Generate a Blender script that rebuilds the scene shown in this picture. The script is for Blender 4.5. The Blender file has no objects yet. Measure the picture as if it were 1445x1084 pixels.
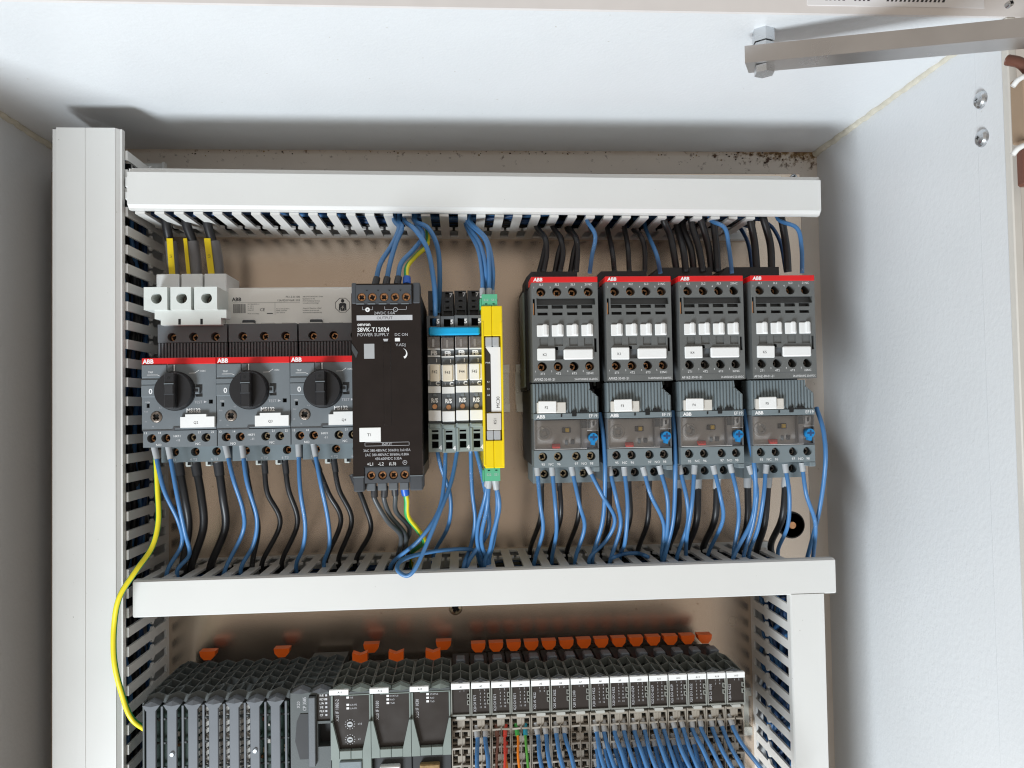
import bpy, bmesh, math, random
from mathutils import Vector, Matrix
random.seed(7)
MM = 0.001
sc = bpy.context.scene
C = sc.collection

# ------------------------------------------------------------------ camera
F_PX, CX, CY = 1086.0, 722.5, 542.0            # phone lens, in photograph pixels
CAM = Vector((196.0, -574.24, -35.37))         # millimetres; panel plane is y = 0
PITCH, ROLL, YAW = map(math.radians, (1.7417, 1.0177, 3.8362))
def cam_axes():
    a, b, c = PITCH, ROLL, YAW
    Y = Matrix(((math.cos(c), math.sin(c), 0), (-math.sin(c), math.cos(c), 0), (0, 0, 1)))
    P = Matrix(((1, 0, 0), (0, math.cos(a), -math.sin(a)), (0, math.sin(a), math.cos(a))))
    R = Matrix(((math.cos(b), 0, math.sin(b)), (0, 1, 0), (-math.sin(b), 0, math.cos(b))))
    return Y @ P @ R
AX = cam_axes()
cd = bpy.data.cameras.new('camera'); cam = bpy.data.objects.new('camera', cd); C.objects.link(cam)
r, f, u = AX.col[0], AX.col[1], AX.col[2]
mw = Matrix((( r[0], u[0], -f[0], CAM[0]*MM), (r[1], u[1], -f[1], CAM[1]*MM), (r[2], u[2], -f[2], CAM[2]*MM), (0, 0, 0, 1)))
cam.matrix_world = mw
cd.sensor_width = 36.0; cd.lens = F_PX/1445*36; cd.clip_start = 0.01; cd.clip_end = 50
sc.camera = cam

# ------------------------------------------------------------------ light
wd = bpy.data.worlds.new('World'); sc.world = wd; wd.use_nodes = True
bg = wd.node_tree.nodes['Background']
bg.inputs[0].default_value = (1.0, 0.905, 0.80, 1); bg.inputs[1].default_value = 0.47
def area(name, loc, target, size, power, col):
    l = bpy.data.lights.new(name, 'AREA'); l.shape = 'SQUARE'; l.size = size*MM; l.energy = power; l.color = col
    o = bpy.data.objects.new(name, l); C.objects.link(o)
    o.location = Vector(loc)*MM
    o.rotation_euler = (Vector(target)-Vector(loc)).to_track_quat('-Z', 'Y').to_euler()
    return o
# light bounced off the bright ground in front of the cabinet, low and to its left
area('ground_bounce_light', (-400, -900, -1150), (230, -60, 60), 460, 31, (0.85, 0.935, 1.0))
sc.view_settings.view_transform = 'Standard'; sc.view_settings.look = 'None'
sc.view_settings.exposure = 0.0; sc.view_settings.gamma = 1.0; sc.view_settings.use_curve_mapping = False
sc.cycles.use_denoising = True; sc.cycles.filter_width = 1.15
sc.cycles.max_bounces = 8; sc.cycles.transparent_max_bounces = 12

# ------------------------------------------------------------------ pixel helpers (photograph pixel -> millimetres on a plane)
def ray(px, py): return AX @ Vector(((px-CX)/F_PX, 1.0, -(py-CY)/F_PX))
def atY(px, py, Y): d = ray(px, py); return CAM + d*((Y-CAM[1])/d[1])
def atZ(px, py, Z): d = ray(px, py); return CAM + d*((Z-CAM[2])/d[2])
def atX(px, py, X): d = ray(px, py); return CAM + d*((X-CAM[0])/d[0])

# ------------------------------------------------------------------ materials
MATS = {}
def mat(name, col, rough=0.5, metal=0.0, var=0.05, vscale=90.0, bump=0.0, bscale=900.0, rvar=0.08, spec=0.5, trans=0.0, alpha=1.0):
    m = bpy.data.materials.new(name); m.use_nodes = True
    nt = m.node_tree; b = nt.nodes['Principled BSDF']
    geo = nt.nodes.new('ShaderNodeNewGeometry')
    n = nt.nodes.new('ShaderNodeTexNoise'); n.inputs['Scale'].default_value = vscale; n.inputs['Detail'].default_value = 5
    nt.links.new(geo.outputs['Position'], n.inputs['Vector'])
    mx = nt.nodes.new('ShaderNodeMix'); mx.data_type = 'RGBA'
    lo = [max(0, c*(1-var*2)) for c in col[:3]]; hi = [min(1, c*(1+var*2)) for c in col[:3]]
    mx.inputs['A'].default_value = (*lo, 1); mx.inputs['B'].default_value = (*hi, 1)
    nt.links.new(n.outputs['Fac'], mx.inputs['Factor'])
    nt.links.new(mx.outputs['Result'], b.inputs['Base Color'])
    mr = nt.nodes.new('ShaderNodeMapRange'); mr.inputs['To Min'].default_value = max(0.02, rough-rvar); mr.inputs['To Max'].default_value = min(1, rough+rvar)
    nt.links.new(n.outputs['Fac'], mr.inputs['Value']); nt.links.new(mr.outputs['Result'], b.inputs['Roughness'])
    b.inputs['Metallic'].default_value = metal
    b.inputs['Specular IOR Level'].default_value = spec
    b.inputs['Transmission Weight'].default_value = trans
    b.inputs['Alpha'].default_value = alpha
    if bump:
        n2 = nt.nodes.new('ShaderNodeTexNoise'); n2.inputs['Scale'].default_value = bscale; n2.inputs['Detail'].default_value = 3
        nt.links.new(geo.outputs['Position'], n2.inputs['Vector'])
        bp = nt.nodes.new('ShaderNodeBump'); bp.inputs['Strength'].default_value = bump; bp.inputs['Distance'].default_value = 0.0006
        nt.links.new(n2.outputs['Fac'], bp.inputs['Height']); nt.links.new(bp.outputs['Normal'], b.inputs['Normal'])
    MATS[name] = m
    return m
def nodes_of(name):
    nt = MATS[name].node_tree
    return nt, nt.nodes['Principled BSDF']

mat('paint', (0.72, 0.735, 0.75), 0.36, var=0.02, vscale=14, bump=0.28, bscale=380)
mat('paint_back', (0.70, 0.63, 0.56), 0.5, var=0.05, vscale=25, bump=0.2, bscale=420)
mat('paint_door', (0.62, 0.60, 0.55), 0.5, var=0.03)
mat('sealant', (0.64, 0.60, 0.50), 0.55, var=0.12, vscale=60, bump=0.4, bscale=300)
mat('galvanised', (0.60, 0.49, 0.395), 0.23, 0.92, var=0.07, vscale=22, rvar=0.1, bump=0.10, bscale=1400)  # neutral zinc plate; brown of the reflected surroundings is put into its colour
mat('zinc', (0.62, 0.64, 0.66), 0.28, 0.95, var=0.08, vscale=120)
mat('zinc_reflect_tint', (0.54, 0.52, 0.51), 0.3, 0.92, var=0.08, vscale=40)  # grey zinc, darkened and warmed in colour for the brown surroundings it mirrors
mat('rail_steel', (0.80, 0.79, 0.72), 0.28, 0.9, var=0.06)
mat('pvc', (0.675, 0.668, 0.645), 0.42, var=0.02, vscale=20, bump=0.04, bscale=1500)
mat('pvc_slot', (0.56, 0.55, 0.53), 0.5, var=0.03, vscale=40)
mat('grey', (0.155, 0.175, 0.19), 0.45, var=0.05, vscale=70, bump=0.12, bscale=3000)
mat('grey_mid', (0.115, 0.125, 0.135), 0.5, var=0.05, bump=0.12, bscale=3000)
mat('grey_blue', (0.17, 0.205, 0.22), 0.45, var=0.05, bump=0.12, bscale=3000)
mat('dark', (0.062, 0.064, 0.070), 0.5, var=0.08, bump=0.1, bscale=2500)
mat('black', (0.013, 0.013, 0.015), 0.42, var=0.15)
mat('black_soft', (0.022, 0.022, 0.024), 0.6, var=0.2)
mat('hole', (0.006, 0.006, 0.006), 0.8)
mat('red', (0.66, 0.010, 0.012), 0.4, var=0.04)
mat('red_flag', (0.60, 0.03, 0.02), 0.35)
mat('white', (0.80, 0.80, 0.79), 0.4, var=0.02)
mat('white_label', (0.82, 0.82, 0.81), 0.5, var=0.015)
mat('cream_label', (0.76, 0.68, 0.55), 0.5, var=0.05, vscale=200)
mat('offwhite', (0.62, 0.59, 0.54), 0.5, var=0.03)
mat('terminal_white', (0.66, 0.69, 0.66), 0.4, var=0.03)
mat('print_white', (0.82, 0.82, 0.82), 0.6)
mat('print_grey', (0.50, 0.50, 0.52), 0.6)
mat('print_black', (0.03, 0.03, 0.035), 0.6)
mat('copper', (0.66, 0.34, 0.17), 0.32, 0.9, var=0.18, vscale=400)
mat('brass', (0.62, 0.52, 0.36), 0.32, 0.9, var=0.15, vscale=400)
mat('screw_dark', (0.28, 0.24, 0.21), 0.35, 0.9, var=0.2, vscale=400)
mat('psu_face', (0.016, 0.0115, 0.0105), 0.2, var=0.15, rvar=0.05, spec=0.35)
mat('psu_grey', (0.055, 0.060, 0.068), 0.45, var=0.08)
mat('yellow', (0.82, 0.60, 0.005), 0.35, var=0.03)
mat('cyan', (0.0, 0.36, 0.68), 0.4, var=0.04)
mat('knob_blue', (0.008, 0.21, 0.50), 0.35)
mat('green_plug', (0.10, 0.42, 0.24), 0.4, var=0.04)
mat('orange', (0.90, 0.135, 0.006), 0.4, var=0.06)
mat('amber', (0.86, 0.58, 0.03), 0.35)
mat('plc', (0.070, 0.080, 0.080), 0.5, var=0.06, bump=0.1, bscale=2500)
mat('plc_light', (0.20, 0.235, 0.215), 0.45, var=0.05)
mat('plc_frame', (0.24, 0.245, 0.22), 0.45, var=0.06)
mat('plc_window', (0.030, 0.024, 0.021), 0.3, var=0.1)
mat('plc_term', (0.30, 0.265, 0.22), 0.5, var=0.08)
mat('pcb', (0.02, 0.055, 0.04), 0.4, var=0.2)
mat('braid', (0.72, 0.70, 0.66), 0.35, 0.3, var=0.1)
mat('tan', (0.34, 0.24, 0.16), 0.6, var=0.06)
mat('rubber', (0.012, 0.012, 0.012), 0.55)
mat('blue_wire', (0.056, 0.175, 0.38), 0.38, var=0.04, vscale=50)
mat('navy_wire', (0.020, 0.06, 0.16), 0.4, var=0.06)
mat('black_wire', (0.018, 0.018, 0.020), 0.42, var=0.1)
mat('grey_wire', (0.055, 0.06, 0.065), 0.42, var=0.1)
mat('pe_yellow', (0.78, 0.66, 0.02), 0.38)
mat('pe_green', (0.03, 0.33, 0.09), 0.4)
mat('red_wire', (0.6, 0.05, 0.03), 0.38)
mat('brown_wire', (0.15, 0.06, 0.04), 0.4)
mat('orange_wire', (0.75, 0.2, 0.01), 0.38)
mat('green_wire', (0.09, 0.33, 0.05), 0.38)
mat('ferrule_grey', (0.40, 0.41, 0.42), 0.45)
mat('ferrule_black', (0.03, 0.03, 0.033), 0.45)
mat('ferrule_blue', (0.01, 0.10, 0.50), 0.4)
mat('ferrule_green', (0.05, 0.36, 0.07), 0.4)
mat('ferrule_cyan', (0.02, 0.30, 0.42), 0.4)
mat('sleeve_clear', (0.30, 0.29, 0.30), 0.3, alpha=0.55, var=0.0)
mat('paper', (0.82, 0.81, 0.82), 0.7, var=0.01)
mat('dirt', (0.045, 0.022, 0.012), 0.9, var=0.4, vscale=600)
mat('dirt_pale', (0.28, 0.18, 0.08), 0.9, var=0.3, vscale=600)

mat('zinc_board', (0.47, 0.445, 0.425), 0.5, var=0.1)
mat('plc_front', (0.115, 0.125, 0.140), 0.45, var=0.06)
mat('plc_grille', (0.105, 0.115, 0.105), 0.45, var=0.06)
mat('busbar_white', (0.90, 0.87, 0.82), 0.45, var=0.02)
mat('paint_flange', (0.74, 0.70, 0.68), 0.5, var=0.03)
mat('fuse_light', (0.25, 0.30, 0.295), 0.45, var=0.05)
mat('grey_contactor', (0.125, 0.130, 0.128), 0.45, var=0.07, vscale=60, bump=0.12, bscale=3000)
mat('plc_tab', (0.42, 0.42, 0.39), 0.45)

def clear_plastic(name, tint, a):
    m = bpy.data.materials.new(name); m.use_nodes = True; nt = m.node_tree
    b = nt.nodes['Principled BSDF']; out = nt.nodes['Material Output']
    b.inputs['Base Color'].default_value = (*tint, 1); b.inputs['Roughness'].default_value = 0.12
    t = nt.nodes.new('ShaderNodeBsdfTransparent'); mx = nt.nodes.new('ShaderNodeMixShader')
    fr = nt.nodes.new('ShaderNodeFresnel'); fr.inputs[0].default_value = 1.45
    ad = nt.nodes.new('ShaderNodeMath'); ad.operation = 'ADD'; ad.inputs[1].default_value = a; ad.use_clamp = True
    nt.links.new(fr.outputs[0], ad.inputs[0]); nt.links.new(ad.outputs[0], mx.inputs[0])
    nt.links.new(t.outputs[0], mx.inputs[1]); nt.links.new(b.outputs[0], mx.inputs[2]); nt.links.new(mx.outputs[0], out.inputs[0])
    MATS[name] = m
clear_plastic('clear', (0.55, 0.52, 0.50), 0.05)
clear_plastic('clear_smoke', (0.34, 0.30, 0.28), 0.30)

# rust and grime on the cabinet's back wall, thickest along the welded top seam and in the right corner
def grime():
    nt, b = nodes_of('paint_back'); N = nt.nodes.new; L = nt.links.new
    old = b.inputs['Base Color'].links[0].from_socket
    g = N('ShaderNodeNewGeometry'); sp = N('ShaderNodeSeparateXYZ'); L(g.outputs['Position'], sp.inputs[0])
    mz = N('ShaderNodeMapRange'); mz.inputs['From Min'].default_value = 0.140; mz.inputs['From Max'].default_value = 0.1665; L(sp.outputs['Z'], mz.inputs['Value'])
    mxr = N('ShaderNodeMapRange'); mxr.inputs['From Min'].default_value = 0.36; mxr.inputs['From Max'].default_value = 0.485; mxr.inputs['To Max'].default_value = 0.20; L(sp.outputs['X'], mxr.inputs['Value'])
    nz = N('ShaderNodeTexNoise'); nz.inputs['Scale'].default_value = 170; nz.inputs['Detail'].default_value = 8; nz.inputs['Roughness'].default_value = 0.7; L(g.outputs['Position'], nz.inputs['Vector'])
    pw = N('ShaderNodeMath'); pw.operation = 'POWER'; pw.inputs[1].default_value = 2.2; L(mz.outputs[0], pw.inputs[0])
    a1 = N('ShaderNodeMath'); a1.operation = 'MULTIPLY_ADD'; L(pw.outputs[0], a1.inputs[0]); a1.inputs[1].default_value = 0.09; L(nz.outputs['Fac'], a1.inputs[2])
    mm = N('ShaderNodeMath'); mm.operation = 'MULTIPLY_ADD'; L(mxr.outputs[0], mm.inputs[0]); L(mz.outputs[0], mm.inputs[1]); L(a1.outputs[0], mm.inputs[2])
    cr = N('ShaderNodeValToRGB'); cr.color_ramp.elements[0].position = 0.64; cr.color_ramp.elements[0].color = (0, 0, 0, 1); cr.color_ramp.elements[1].position = 0.76; cr.color_ramp.elements[1].color = (1, 1, 1, 1); L(mm.outputs[0], cr.inputs[0])
    cc = N('ShaderNodeValToRGB'); cc.color_ramp.elements[0].color = (0.40, 0.26, 0.10, 1); cc.color_ramp.elements[1].color = (0.07, 0.03, 0.015, 1); L(nz.outputs['Fac'], cc.inputs[0]); cc.color_ramp.elements[0].position = 0.45; cc.color_ramp.elements[1].position = 0.62
    mx = N('ShaderNodeMix'); mx.data_type = 'RGBA'; L(cr.outputs[0], mx.inputs['Factor']); L(old, mx.inputs['A']); L(cc.outputs[0], mx.inputs['B']); L(mx.outputs['Result'], b.inputs['Base Color'])
    sm = N('ShaderNodeMapRange'); sm.inputs['From Min'].default_value = 0.1622; sm.inputs['From Max'].default_value = 0.1655; sm.inputs['To Max'].default_value = 0.75; L(sp.outputs['Z'], sm.inputs['Value'])
    nl = N('ShaderNodeTexNoise'); nl.inputs['Scale'].default_value = 55; nl.inputs['Detail'].default_value = 6; L(g.outputs['Position'], nl.inputs['Vector'])
    ml = N('ShaderNodeMath'); ml.operation = 'MULTIPLY'; L(sm.outputs[0], ml.inputs[0]); L(nl.outputs['Fac'], ml.inputs[1])
    m2 = N('ShaderNodeMix'); m2.data_type = 'RGBA'; L(ml.outputs[0], m2.inputs['Factor']); L(mx.outputs['Result'], m2.inputs['A']); m2.inputs['B'].default_value = (0.30, 0.17, 0.07, 1); L(m2.outputs['Result'], b.inputs['Base Color'])
grime()

def flecks(name, col, scale, lo, patch=None, strength=0.8):
    '''small marks of their own shape on a material: wire print, dust specks, scuffs'''
    nt, b = nodes_of(name); N = nt.nodes.new; L = nt.links.new
    old = b.inputs['Base Color'].links[0].from_socket
    g = N('ShaderNodeNewGeometry')
    n = N('ShaderNodeTexNoise'); n.inputs['Scale'].default_value = scale; n.inputs['Detail'].default_value = 2; L(g.outputs['Position'], n.inputs['Vector'])
    r1 = N('ShaderNodeMapRange'); r1.inputs['From Min'].default_value = lo; r1.inputs['From Max'].default_value = lo+0.03; r1.inputs['To Max'].default_value = strength; L(n.outputs['Fac'], r1.inputs['Value'])
    fac = r1.outputs[0]
    if patch:
        n2 = N('ShaderNodeTexNoise'); n2.inputs['Scale'].default_value = patch[0]; L(g.outputs['Position'], n2.inputs['Vector'])
        r2 = N('ShaderNodeMapRange'); r2.inputs['From Min'].default_value = patch[1]; r2.inputs['From Max'].default_value = patch[1]+0.04; L(n2.outputs['Fac'], r2.inputs['Value'])
        k = N('ShaderNodeMath'); k.operation = 'MULTIPLY'; L(fac, k.inputs[0]); L(r2.outputs[0], k.inputs[1]); fac = k.outputs[0]
    mx = N('ShaderNodeMix'); mx.data_type = 'RGBA'; L(fac, mx.inputs['Factor']); L(old, mx.inputs['A']); mx.inputs['B'].default_value = (*col, 1); L(mx.outputs['Result'], b.inputs['Base Color'])
flecks('blue_wire', (0.42, 0.52, 0.65), 1500, 0.62, (45, 0.60), 0.7)
flecks('black_wire', (0.22, 0.22, 0.23), 1500, 0.63, (40, 0.63), 0.6)
flecks('pvc', (0.30, 0.28, 0.24), 420, 0.755, None, 0.6)
flecks('paint', (0.42, 0.38, 0.30), 330, 0.765, None, 0.6)
flecks('galvanised', (0.30, 0.20, 0.13), 300, 0.70, None, 0.7)
flecks('dark', (0.16, 0.15, 0.14), 700, 0.66, (30, 0.5), 0.5)

# ------------------------------------------------------------------ mesh collector (all numbers in millimetres)
class MB:
    def __init__(s): s.v = []; s.f = []; s.m = []; s.mats = []; s.sm = []
    def mi(s, mt):
        if mt not in s.mats: s.mats.append(mt)
        return s.mats.index(mt)
    def add(s, vs, fs, mt, smooth=False):
        o = len(s.v); k = s.mi(mt)
        s.v += [tuple(p) for p in vs]
        for q in fs: s.f.append(tuple(i+o for i in q)); s.m.append(k); s.sm.append(smooth)
        return s
    def box(s, x0, x1, y0, y1, z0, z1, mt, c=0.0, skip=''):
        if x0 > x1: x0, x1 = x1, x0
        if y0 > y1: y0, y1 = y1, y0
        if z0 > z1: z0, z1 = z1, z0
        if c <= 0:
            vs = [(x, y, z) for x in (x0, x1) for y in (y0, y1) for z in (z0, z1)]
            fs = {'l': (0, 1, 3, 2), 'r': (4, 6, 7, 5), 'f': (0, 4, 5, 1), 'b': (2, 3, 7, 6), 'd': (0, 2, 6, 4), 'u': (1, 5, 7, 3)}
            return s.add(vs, [q for k, q in fs.items() if k not in skip], mt)
        c = min(c, (x1-x0)*.49, (y1-y0)*.49, (z1-z0)*.49)
        pts = []
        for x, sx in ((x0, 1), (x1, -1)):
            for y, sy in ((y0, 1), (y1, -1)):
                for z, sz in ((z0, 1), (z1, -1)):
                    pts += [(x, y+sy*c, z+sz*c), (x+sx*c, y, z+sz*c), (x+sx*c, y+sy*c, z)]
        I = lambda a, b_, d, k: ((a*2+b_)*2+d)*3+k
        fs = [(I(0,0,0,0), I(0,0,1,0), I(0,1,1,0), I(0,1,0,0)), (I(1,0,0,0), I(1,1,0,0), I(1,1,1,0), I(1,0,1,0)),
              (I(0,0,0,1), I(1,0,0,1), I(1,0,1,1), I(0,0,1,1)), (I(0,1,0,1), I(0,1,1,1), I(1,1,1,1), I(1,1,0,1)),
              (I(0,0,0,2), I(0,1,0,2), I(1,1,0,2), I(1,0,0,2)), (I(0,0,1,2), I(1,0,1,2), I(1,1,1,2), I(0,1,1,2))]
        for a in (0, 1):
            for b_ in (0, 1):
                fs.append((I(a,b_,0,0), I(a,b_,1,0), I(a,b_,1,1), I(a,b_,0,1)))
                fs.append((I(a,0,b_,0), I(a,1,b_,0), I(a,1,b_,2), I(a,0,b_,2)))
                fs.append((I(0,a,b_,1), I(1,a,b_,1), I(1,a,b_,2), I(0,a,b_,2)))
                for d in (0, 1): fs.append((I(a,b_,d,0), I(a,b_,d,1), I(a,b_,d,2)))
        return s.add(pts, fs, mt)
    def prism(s, poly, y0, y1, mt, ax='y'):
        """closed polygon in (x, z) pushed from y0 to y1; ax 'x': polygon in (y, z); ax 'z': polygon in (x, y)"""
        n = len(poly)
        P = {'y': lambda a, b, t: (a, t, b), 'x': lambda a, b, t: (t, a, b), 'z': lambda a, b, t: (a, b, t)}[ax]
        vs = [P(a, b, y0) for a, b in poly]+[P(a, b, y1) for a, b in poly]
        fs = [tuple(range(n)), tuple(range(2*n-1, n-1, -1))]+[(i, (i+1) % n, n+(i+1) % n, n+i) for i in range(n)]
        return s.add(vs, fs, mt)
    def cyl(s, c, r0, ln, mt, ax='y', r1=None, n=20, smooth=True):
        r1 = r0 if r1 is None else r1
        def P(a, rr, t):
            p, q = rr*math.cos(a), rr*math.sin(a)
            return {'y': (c[0]+p, c[1]+t, c[2]+q), 'x': (c[0]+t, c[1]+p, c[2]+q), 'z': (c[0]+p, c[1]+q, c[2]+t)}[ax]
        A = [2*math.pi*i/n for i in range(n)]
        vs = [P(a, r0, 0) for a in A]+[P(a, r1, ln) for a in A]
        s.add(vs, [(i, (i+1) % n, n+(i+1) % n, n+i) for i in range(n)], mt, smooth)
        return s.add(vs, [tuple(range(n)), tuple(range(2*n-1, n-1, -1))], mt)
    def face(s, x0, x1, z0, z1, y, mt, rects=(), rounds=(), hole='hole', wall=None):
        """flat front at depth y with square and round recesses: rects (a, b, c, d, depth[, floor]), rounds (cx, cz, r, depth)"""
        wall = wall or mt
        sq = [(a, b, c, d) for a, b, c, d, *_ in rects]+[(cx-rr, cx+rr, cz-rr, cz+rr) for cx, cz, rr, _ in rounds]
        xs = sorted({x0, x1, *[q for a in sq for q in a[:2]]}); zs = sorted({z0, z1, *[q for a in sq for q in a[2:]]})
        xs = [q for q in xs if x0 <= q <= x1]; zs = [q for q in zs if z0 <= q <= z1]
        for i in range(len(xs)-1):
            for j in range(len(zs)-1):
                mx_, mz_ = (xs[i]+xs[i+1])/2, (zs[j]+zs[j+1])/2
                if any(a < mx_ < b and c < mz_ < d for a, b, c, d in sq): continue
                s.add([(xs[i], y, zs[j]), (xs[i+1], y, zs[j]), (xs[i+1], y, zs[j+1]), (xs[i], y, zs[j+1])], [(0, 1, 2, 3)], mt)
        for a, b, c, d, dp, *fl in rects:
            P = [(a, c), (b, c), (b, d), (a, d)]
            vs = [(p, y, q) for p, q in P]+[(p, y+dp, q) for p, q in P]
            s.add(vs, [(i, (i+1) % 4, 4+(i+1) % 4, 4+i) for i in range(4)], wall)
            s.add(vs[4:], [(0, 1, 2, 3)], fl[0] if fl else hole)
        n = 24
        for cx, cz, rr, dp in rounds:
            A = [2*math.pi*i/n for i in range(n)]
            ci = [(cx+rr*.97*math.cos(a), cz+rr*.97*math.sin(a)) for a in A]
            so = []
            for a in A:
                k = rr/max(abs(math.cos(a)), abs(math.sin(a))); so.append((cx+k*math.cos(a), cz+k*math.sin(a)))
            vs = [(p, y, q) for p, q in ci]+[(p, y, q) for p, q in so]
            s.add(vs, [(i, (i+1) % n, n+(i+1) % n, n+i) for i in range(n)], mt)
            vs = [(p, y, q) for p, q in ci]+[(p, y+dp, q) for p, q in ci]
            s.add(vs, [(i, (i+1) % n, n+(i+1) % n, n+i) for i in range(n)], wall, True)
            s.add(vs[n:], [tuple(range(n))], hole)
        return s
    def tube(s, pts, r, mt, n=10, per=7, stripe=None, cap=True, r_end=None):
        P = spline(pts, per)
        T = [(P[min(i+1, len(P)-1)]-P[max(i-1, 0)]).normalized() for i in range(len(P))]
        ref = Vector((0, 1, 0)) if abs(T[0].y) < .9 else Vector((1, 0, 0))
        Nn = (ref-T[0]*ref.dot(T[0])).normalized(); vs = []
        for i, p in enumerate(P):
            Nn = (Nn-T[i]*Nn.dot(T[i])).normalized(); B = T[i].cross(Nn)
            rr = r if r_end is None else r+(r_end-r)*i/(len(P)-1)
            vs += [p+(Nn*math.cos(2*math.pi*k/n)+B*math.sin(2*math.pi*k/n))*rr for k in range(n)]
        for k in range(n):
            q = mt if stripe is None or k not in stripe[1] else stripe[0]
            fs = [(i*n+k, i*n+(k+1) % n, (i+1)*n+(k+1) % n, (i+1)*n+k) for i in range(len(P)-1)]
            # keep one vertex block: add faces only
            kk = s.mi(q)
            if k == 0: o = len(s.v); s.v += [tuple(p) for p in vs]
            for qd in fs: s.f.append(tuple(a+o for a in qd)); s.m.append(kk); s.sm.append(True)
        if cap:
            kk = s.mi(mt)
            s.f.append(tuple(o+i for i in range(n))); s.m.append(kk); s.sm.append(False)
            s.f.append(tuple(o+(len(P)-1)*n+i for i in range(n))[::-1]); s.m.append(kk); s.sm.append(False)
        return s
    def text(s, st, x, z, h, y, mt='print_white', al='l', rot=0, sx=1.0, bold=0.0, slant=0.0):
        """flat printed lettering of cap height h, facing the camera side (-y)"""
        vs, fs = glyphs(st, bold)
        k = h/0.70
        if not vs: return s
        xa = min(p[0] for p in vs); xb = max(p[0] for p in vs)
        off = {'l': xa, 'c': (xa+xb)/2, 'r': xb}[al]
        cr, sr = math.cos(rot), math.sin(rot); out = []
        for p in vs:
            a, b = (p[0]-off+slant*p[1])*k*sx, p[1]*k
            if al == 'c': b -= h*.5 if rot else 0
            out.append((x+a*cr-b*sr, y, z+a*sr+b*cr))
        return s.add(out, fs, mt)
    def mesh(s, name):
        me = bpy.data.meshes.new(name)
        me.from_pydata([(a*MM, b*MM, c*MM) for a, b, c in s.v], [], s.f)
        for q in s.mats: me.materials.append(MATS[q])
        me.polygons.foreach_set('material_index', s.m); me.polygons.foreach_set('use_smooth', s.sm)
        me.update(); return me
    def build(s, name, parent=None, loc=(0, 0, 0)):
        o = bpy.data.objects.new(name, s.mesh(name)); C.objects.link(o)
        o.location = Vector(loc)*MM
        if parent is not None: o.parent = parent
        return o
GL = {}
def glyphs(st, bold):
    if (st, bold) not in GL:
        cu = bpy.data.curves.new('t', 'FONT'); cu.body = st; cu.resolution_u = 2; cu.offset = bold
        ob = bpy.data.objects.new('t', cu); me = ob.to_mesh()
        GL[(st, bold)] = ([tuple(v.co) for v in me.vertices], [tuple(p.vertices) for p in me.polygons])
        ob.to_mesh_clear(); bpy.data.objects.remove(ob); bpy.data.curves.remove(cu)
    return GL[(st, bold)]
def spline(pts, per):
    P = [Vector(p) for p in pts]
    if len(P) == 2: return [P[0].lerp(P[1], i/per) for i in range(per+1)]
    Q = [P[0]*2-P[1]]+P+[P[-1]*2-P[-2]]; out = []
    for i in range(1, len(Q)-2):
        a, b, c, d = Q[i-1:i+3]
        for k in range(per):
            t = k/per
            out.append(0.5*((2*b)+(c-a)*t+(2*a-5*b+4*c-d)*t*t+(3*b-a-3*c+d)*t**3))
    out.append(P[-1]); return out
def tag(o, label, cat, group=None, kind=None):
    if label: o['label'] = label
    if cat: o['category'] = cat
    if group: o['group'] = group
    if kind: o['kind'] = kind
    return o
def thing(name, label, cat, loc=(0, 0, 0), group=None):
    o = bpy.data.objects.new(name, None); C.objects.link(o); o.location = Vector(loc)*MM; o.empty_display_size = 0.01
    return tag(o, label, cat, group)
def link(name, me, parent, loc, ry=0.0):
    o = bpy.data.objects.new(name, me); C.objects.link(o); o.parent = parent; o.location = Vector(loc)*MM; o.rotation_euler = (0, ry, 0)
    return o

# ---- shared small pieces
def screw_mesh(r, mt, cross=True, dome=0.0):
    b = MB(); n = 24; w, L = r*.22, r*.62
    pl = [(L, -w), (L, 0), (L, w), (w*1.3, w*1.3), (w, L), (0, L), (-w, L), (-w*1.3, w*1.3), (-L, w), (-L, 0), (-L, -w), (-w*1.3, -w*1.3), (-w, -L), (0, -L), (w, -L), (w*1.3, -w*1.3)]
    n = len(pl)
    ang = [math.atan2(q, p) for p, q in pl]
    ci = [(r*math.cos(a), r*math.sin(a)) for a in ang]
    mid = [(r*.8*math.cos(a), r*.8*math.sin(a)) for a in ang]
    vs = [(p, -dome, q) for p, q in pl]+[(p, -dome*.7, q) for p, q in mid]+[(p, .35, q) for p, q in ci]+[(p, 3, q) for p, q in ci]
    b.add(vs, [(k*n+i, k*n+(i+1) % n, (k+1)*n+(i+1) % n, (k+1)*n+i) for k in range(3) for i in range(n)], mt)
    vs = [(p, -dome, q) for p, q in pl]+[(p*.85, 1.2, q*.85) for p, q in pl]
    b.add(vs, [(i, (i+1) % n, n+(i+1) % n, n+i) for i in range(n)], mt)
    b.add(vs[n:], [tuple(range(n))], 'hole')
    return b.mesh('screw')
SC = {}
def screw(parent, x, y, z, r, mt='copper', dome=0.0, name='screw'):
    if (r, mt, dome) not in SC: SC[(r, mt, dome)] = screw_mesh(r, mt, dome=dome)
    return link(name, SC[(r, mt, dome)], parent, (x, y, z), random.uniform(0, 1.6))
def lettering(parent, items, y, name='lettering'):
    """items: (text, x, z, h, {options})"""
    b = MB()
    for t in items:
        b.text(t[0], t[1], t[2], t[3], y, **(t[4] if len(t) > 4 else {}))
    return b.build(name, parent)

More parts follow.
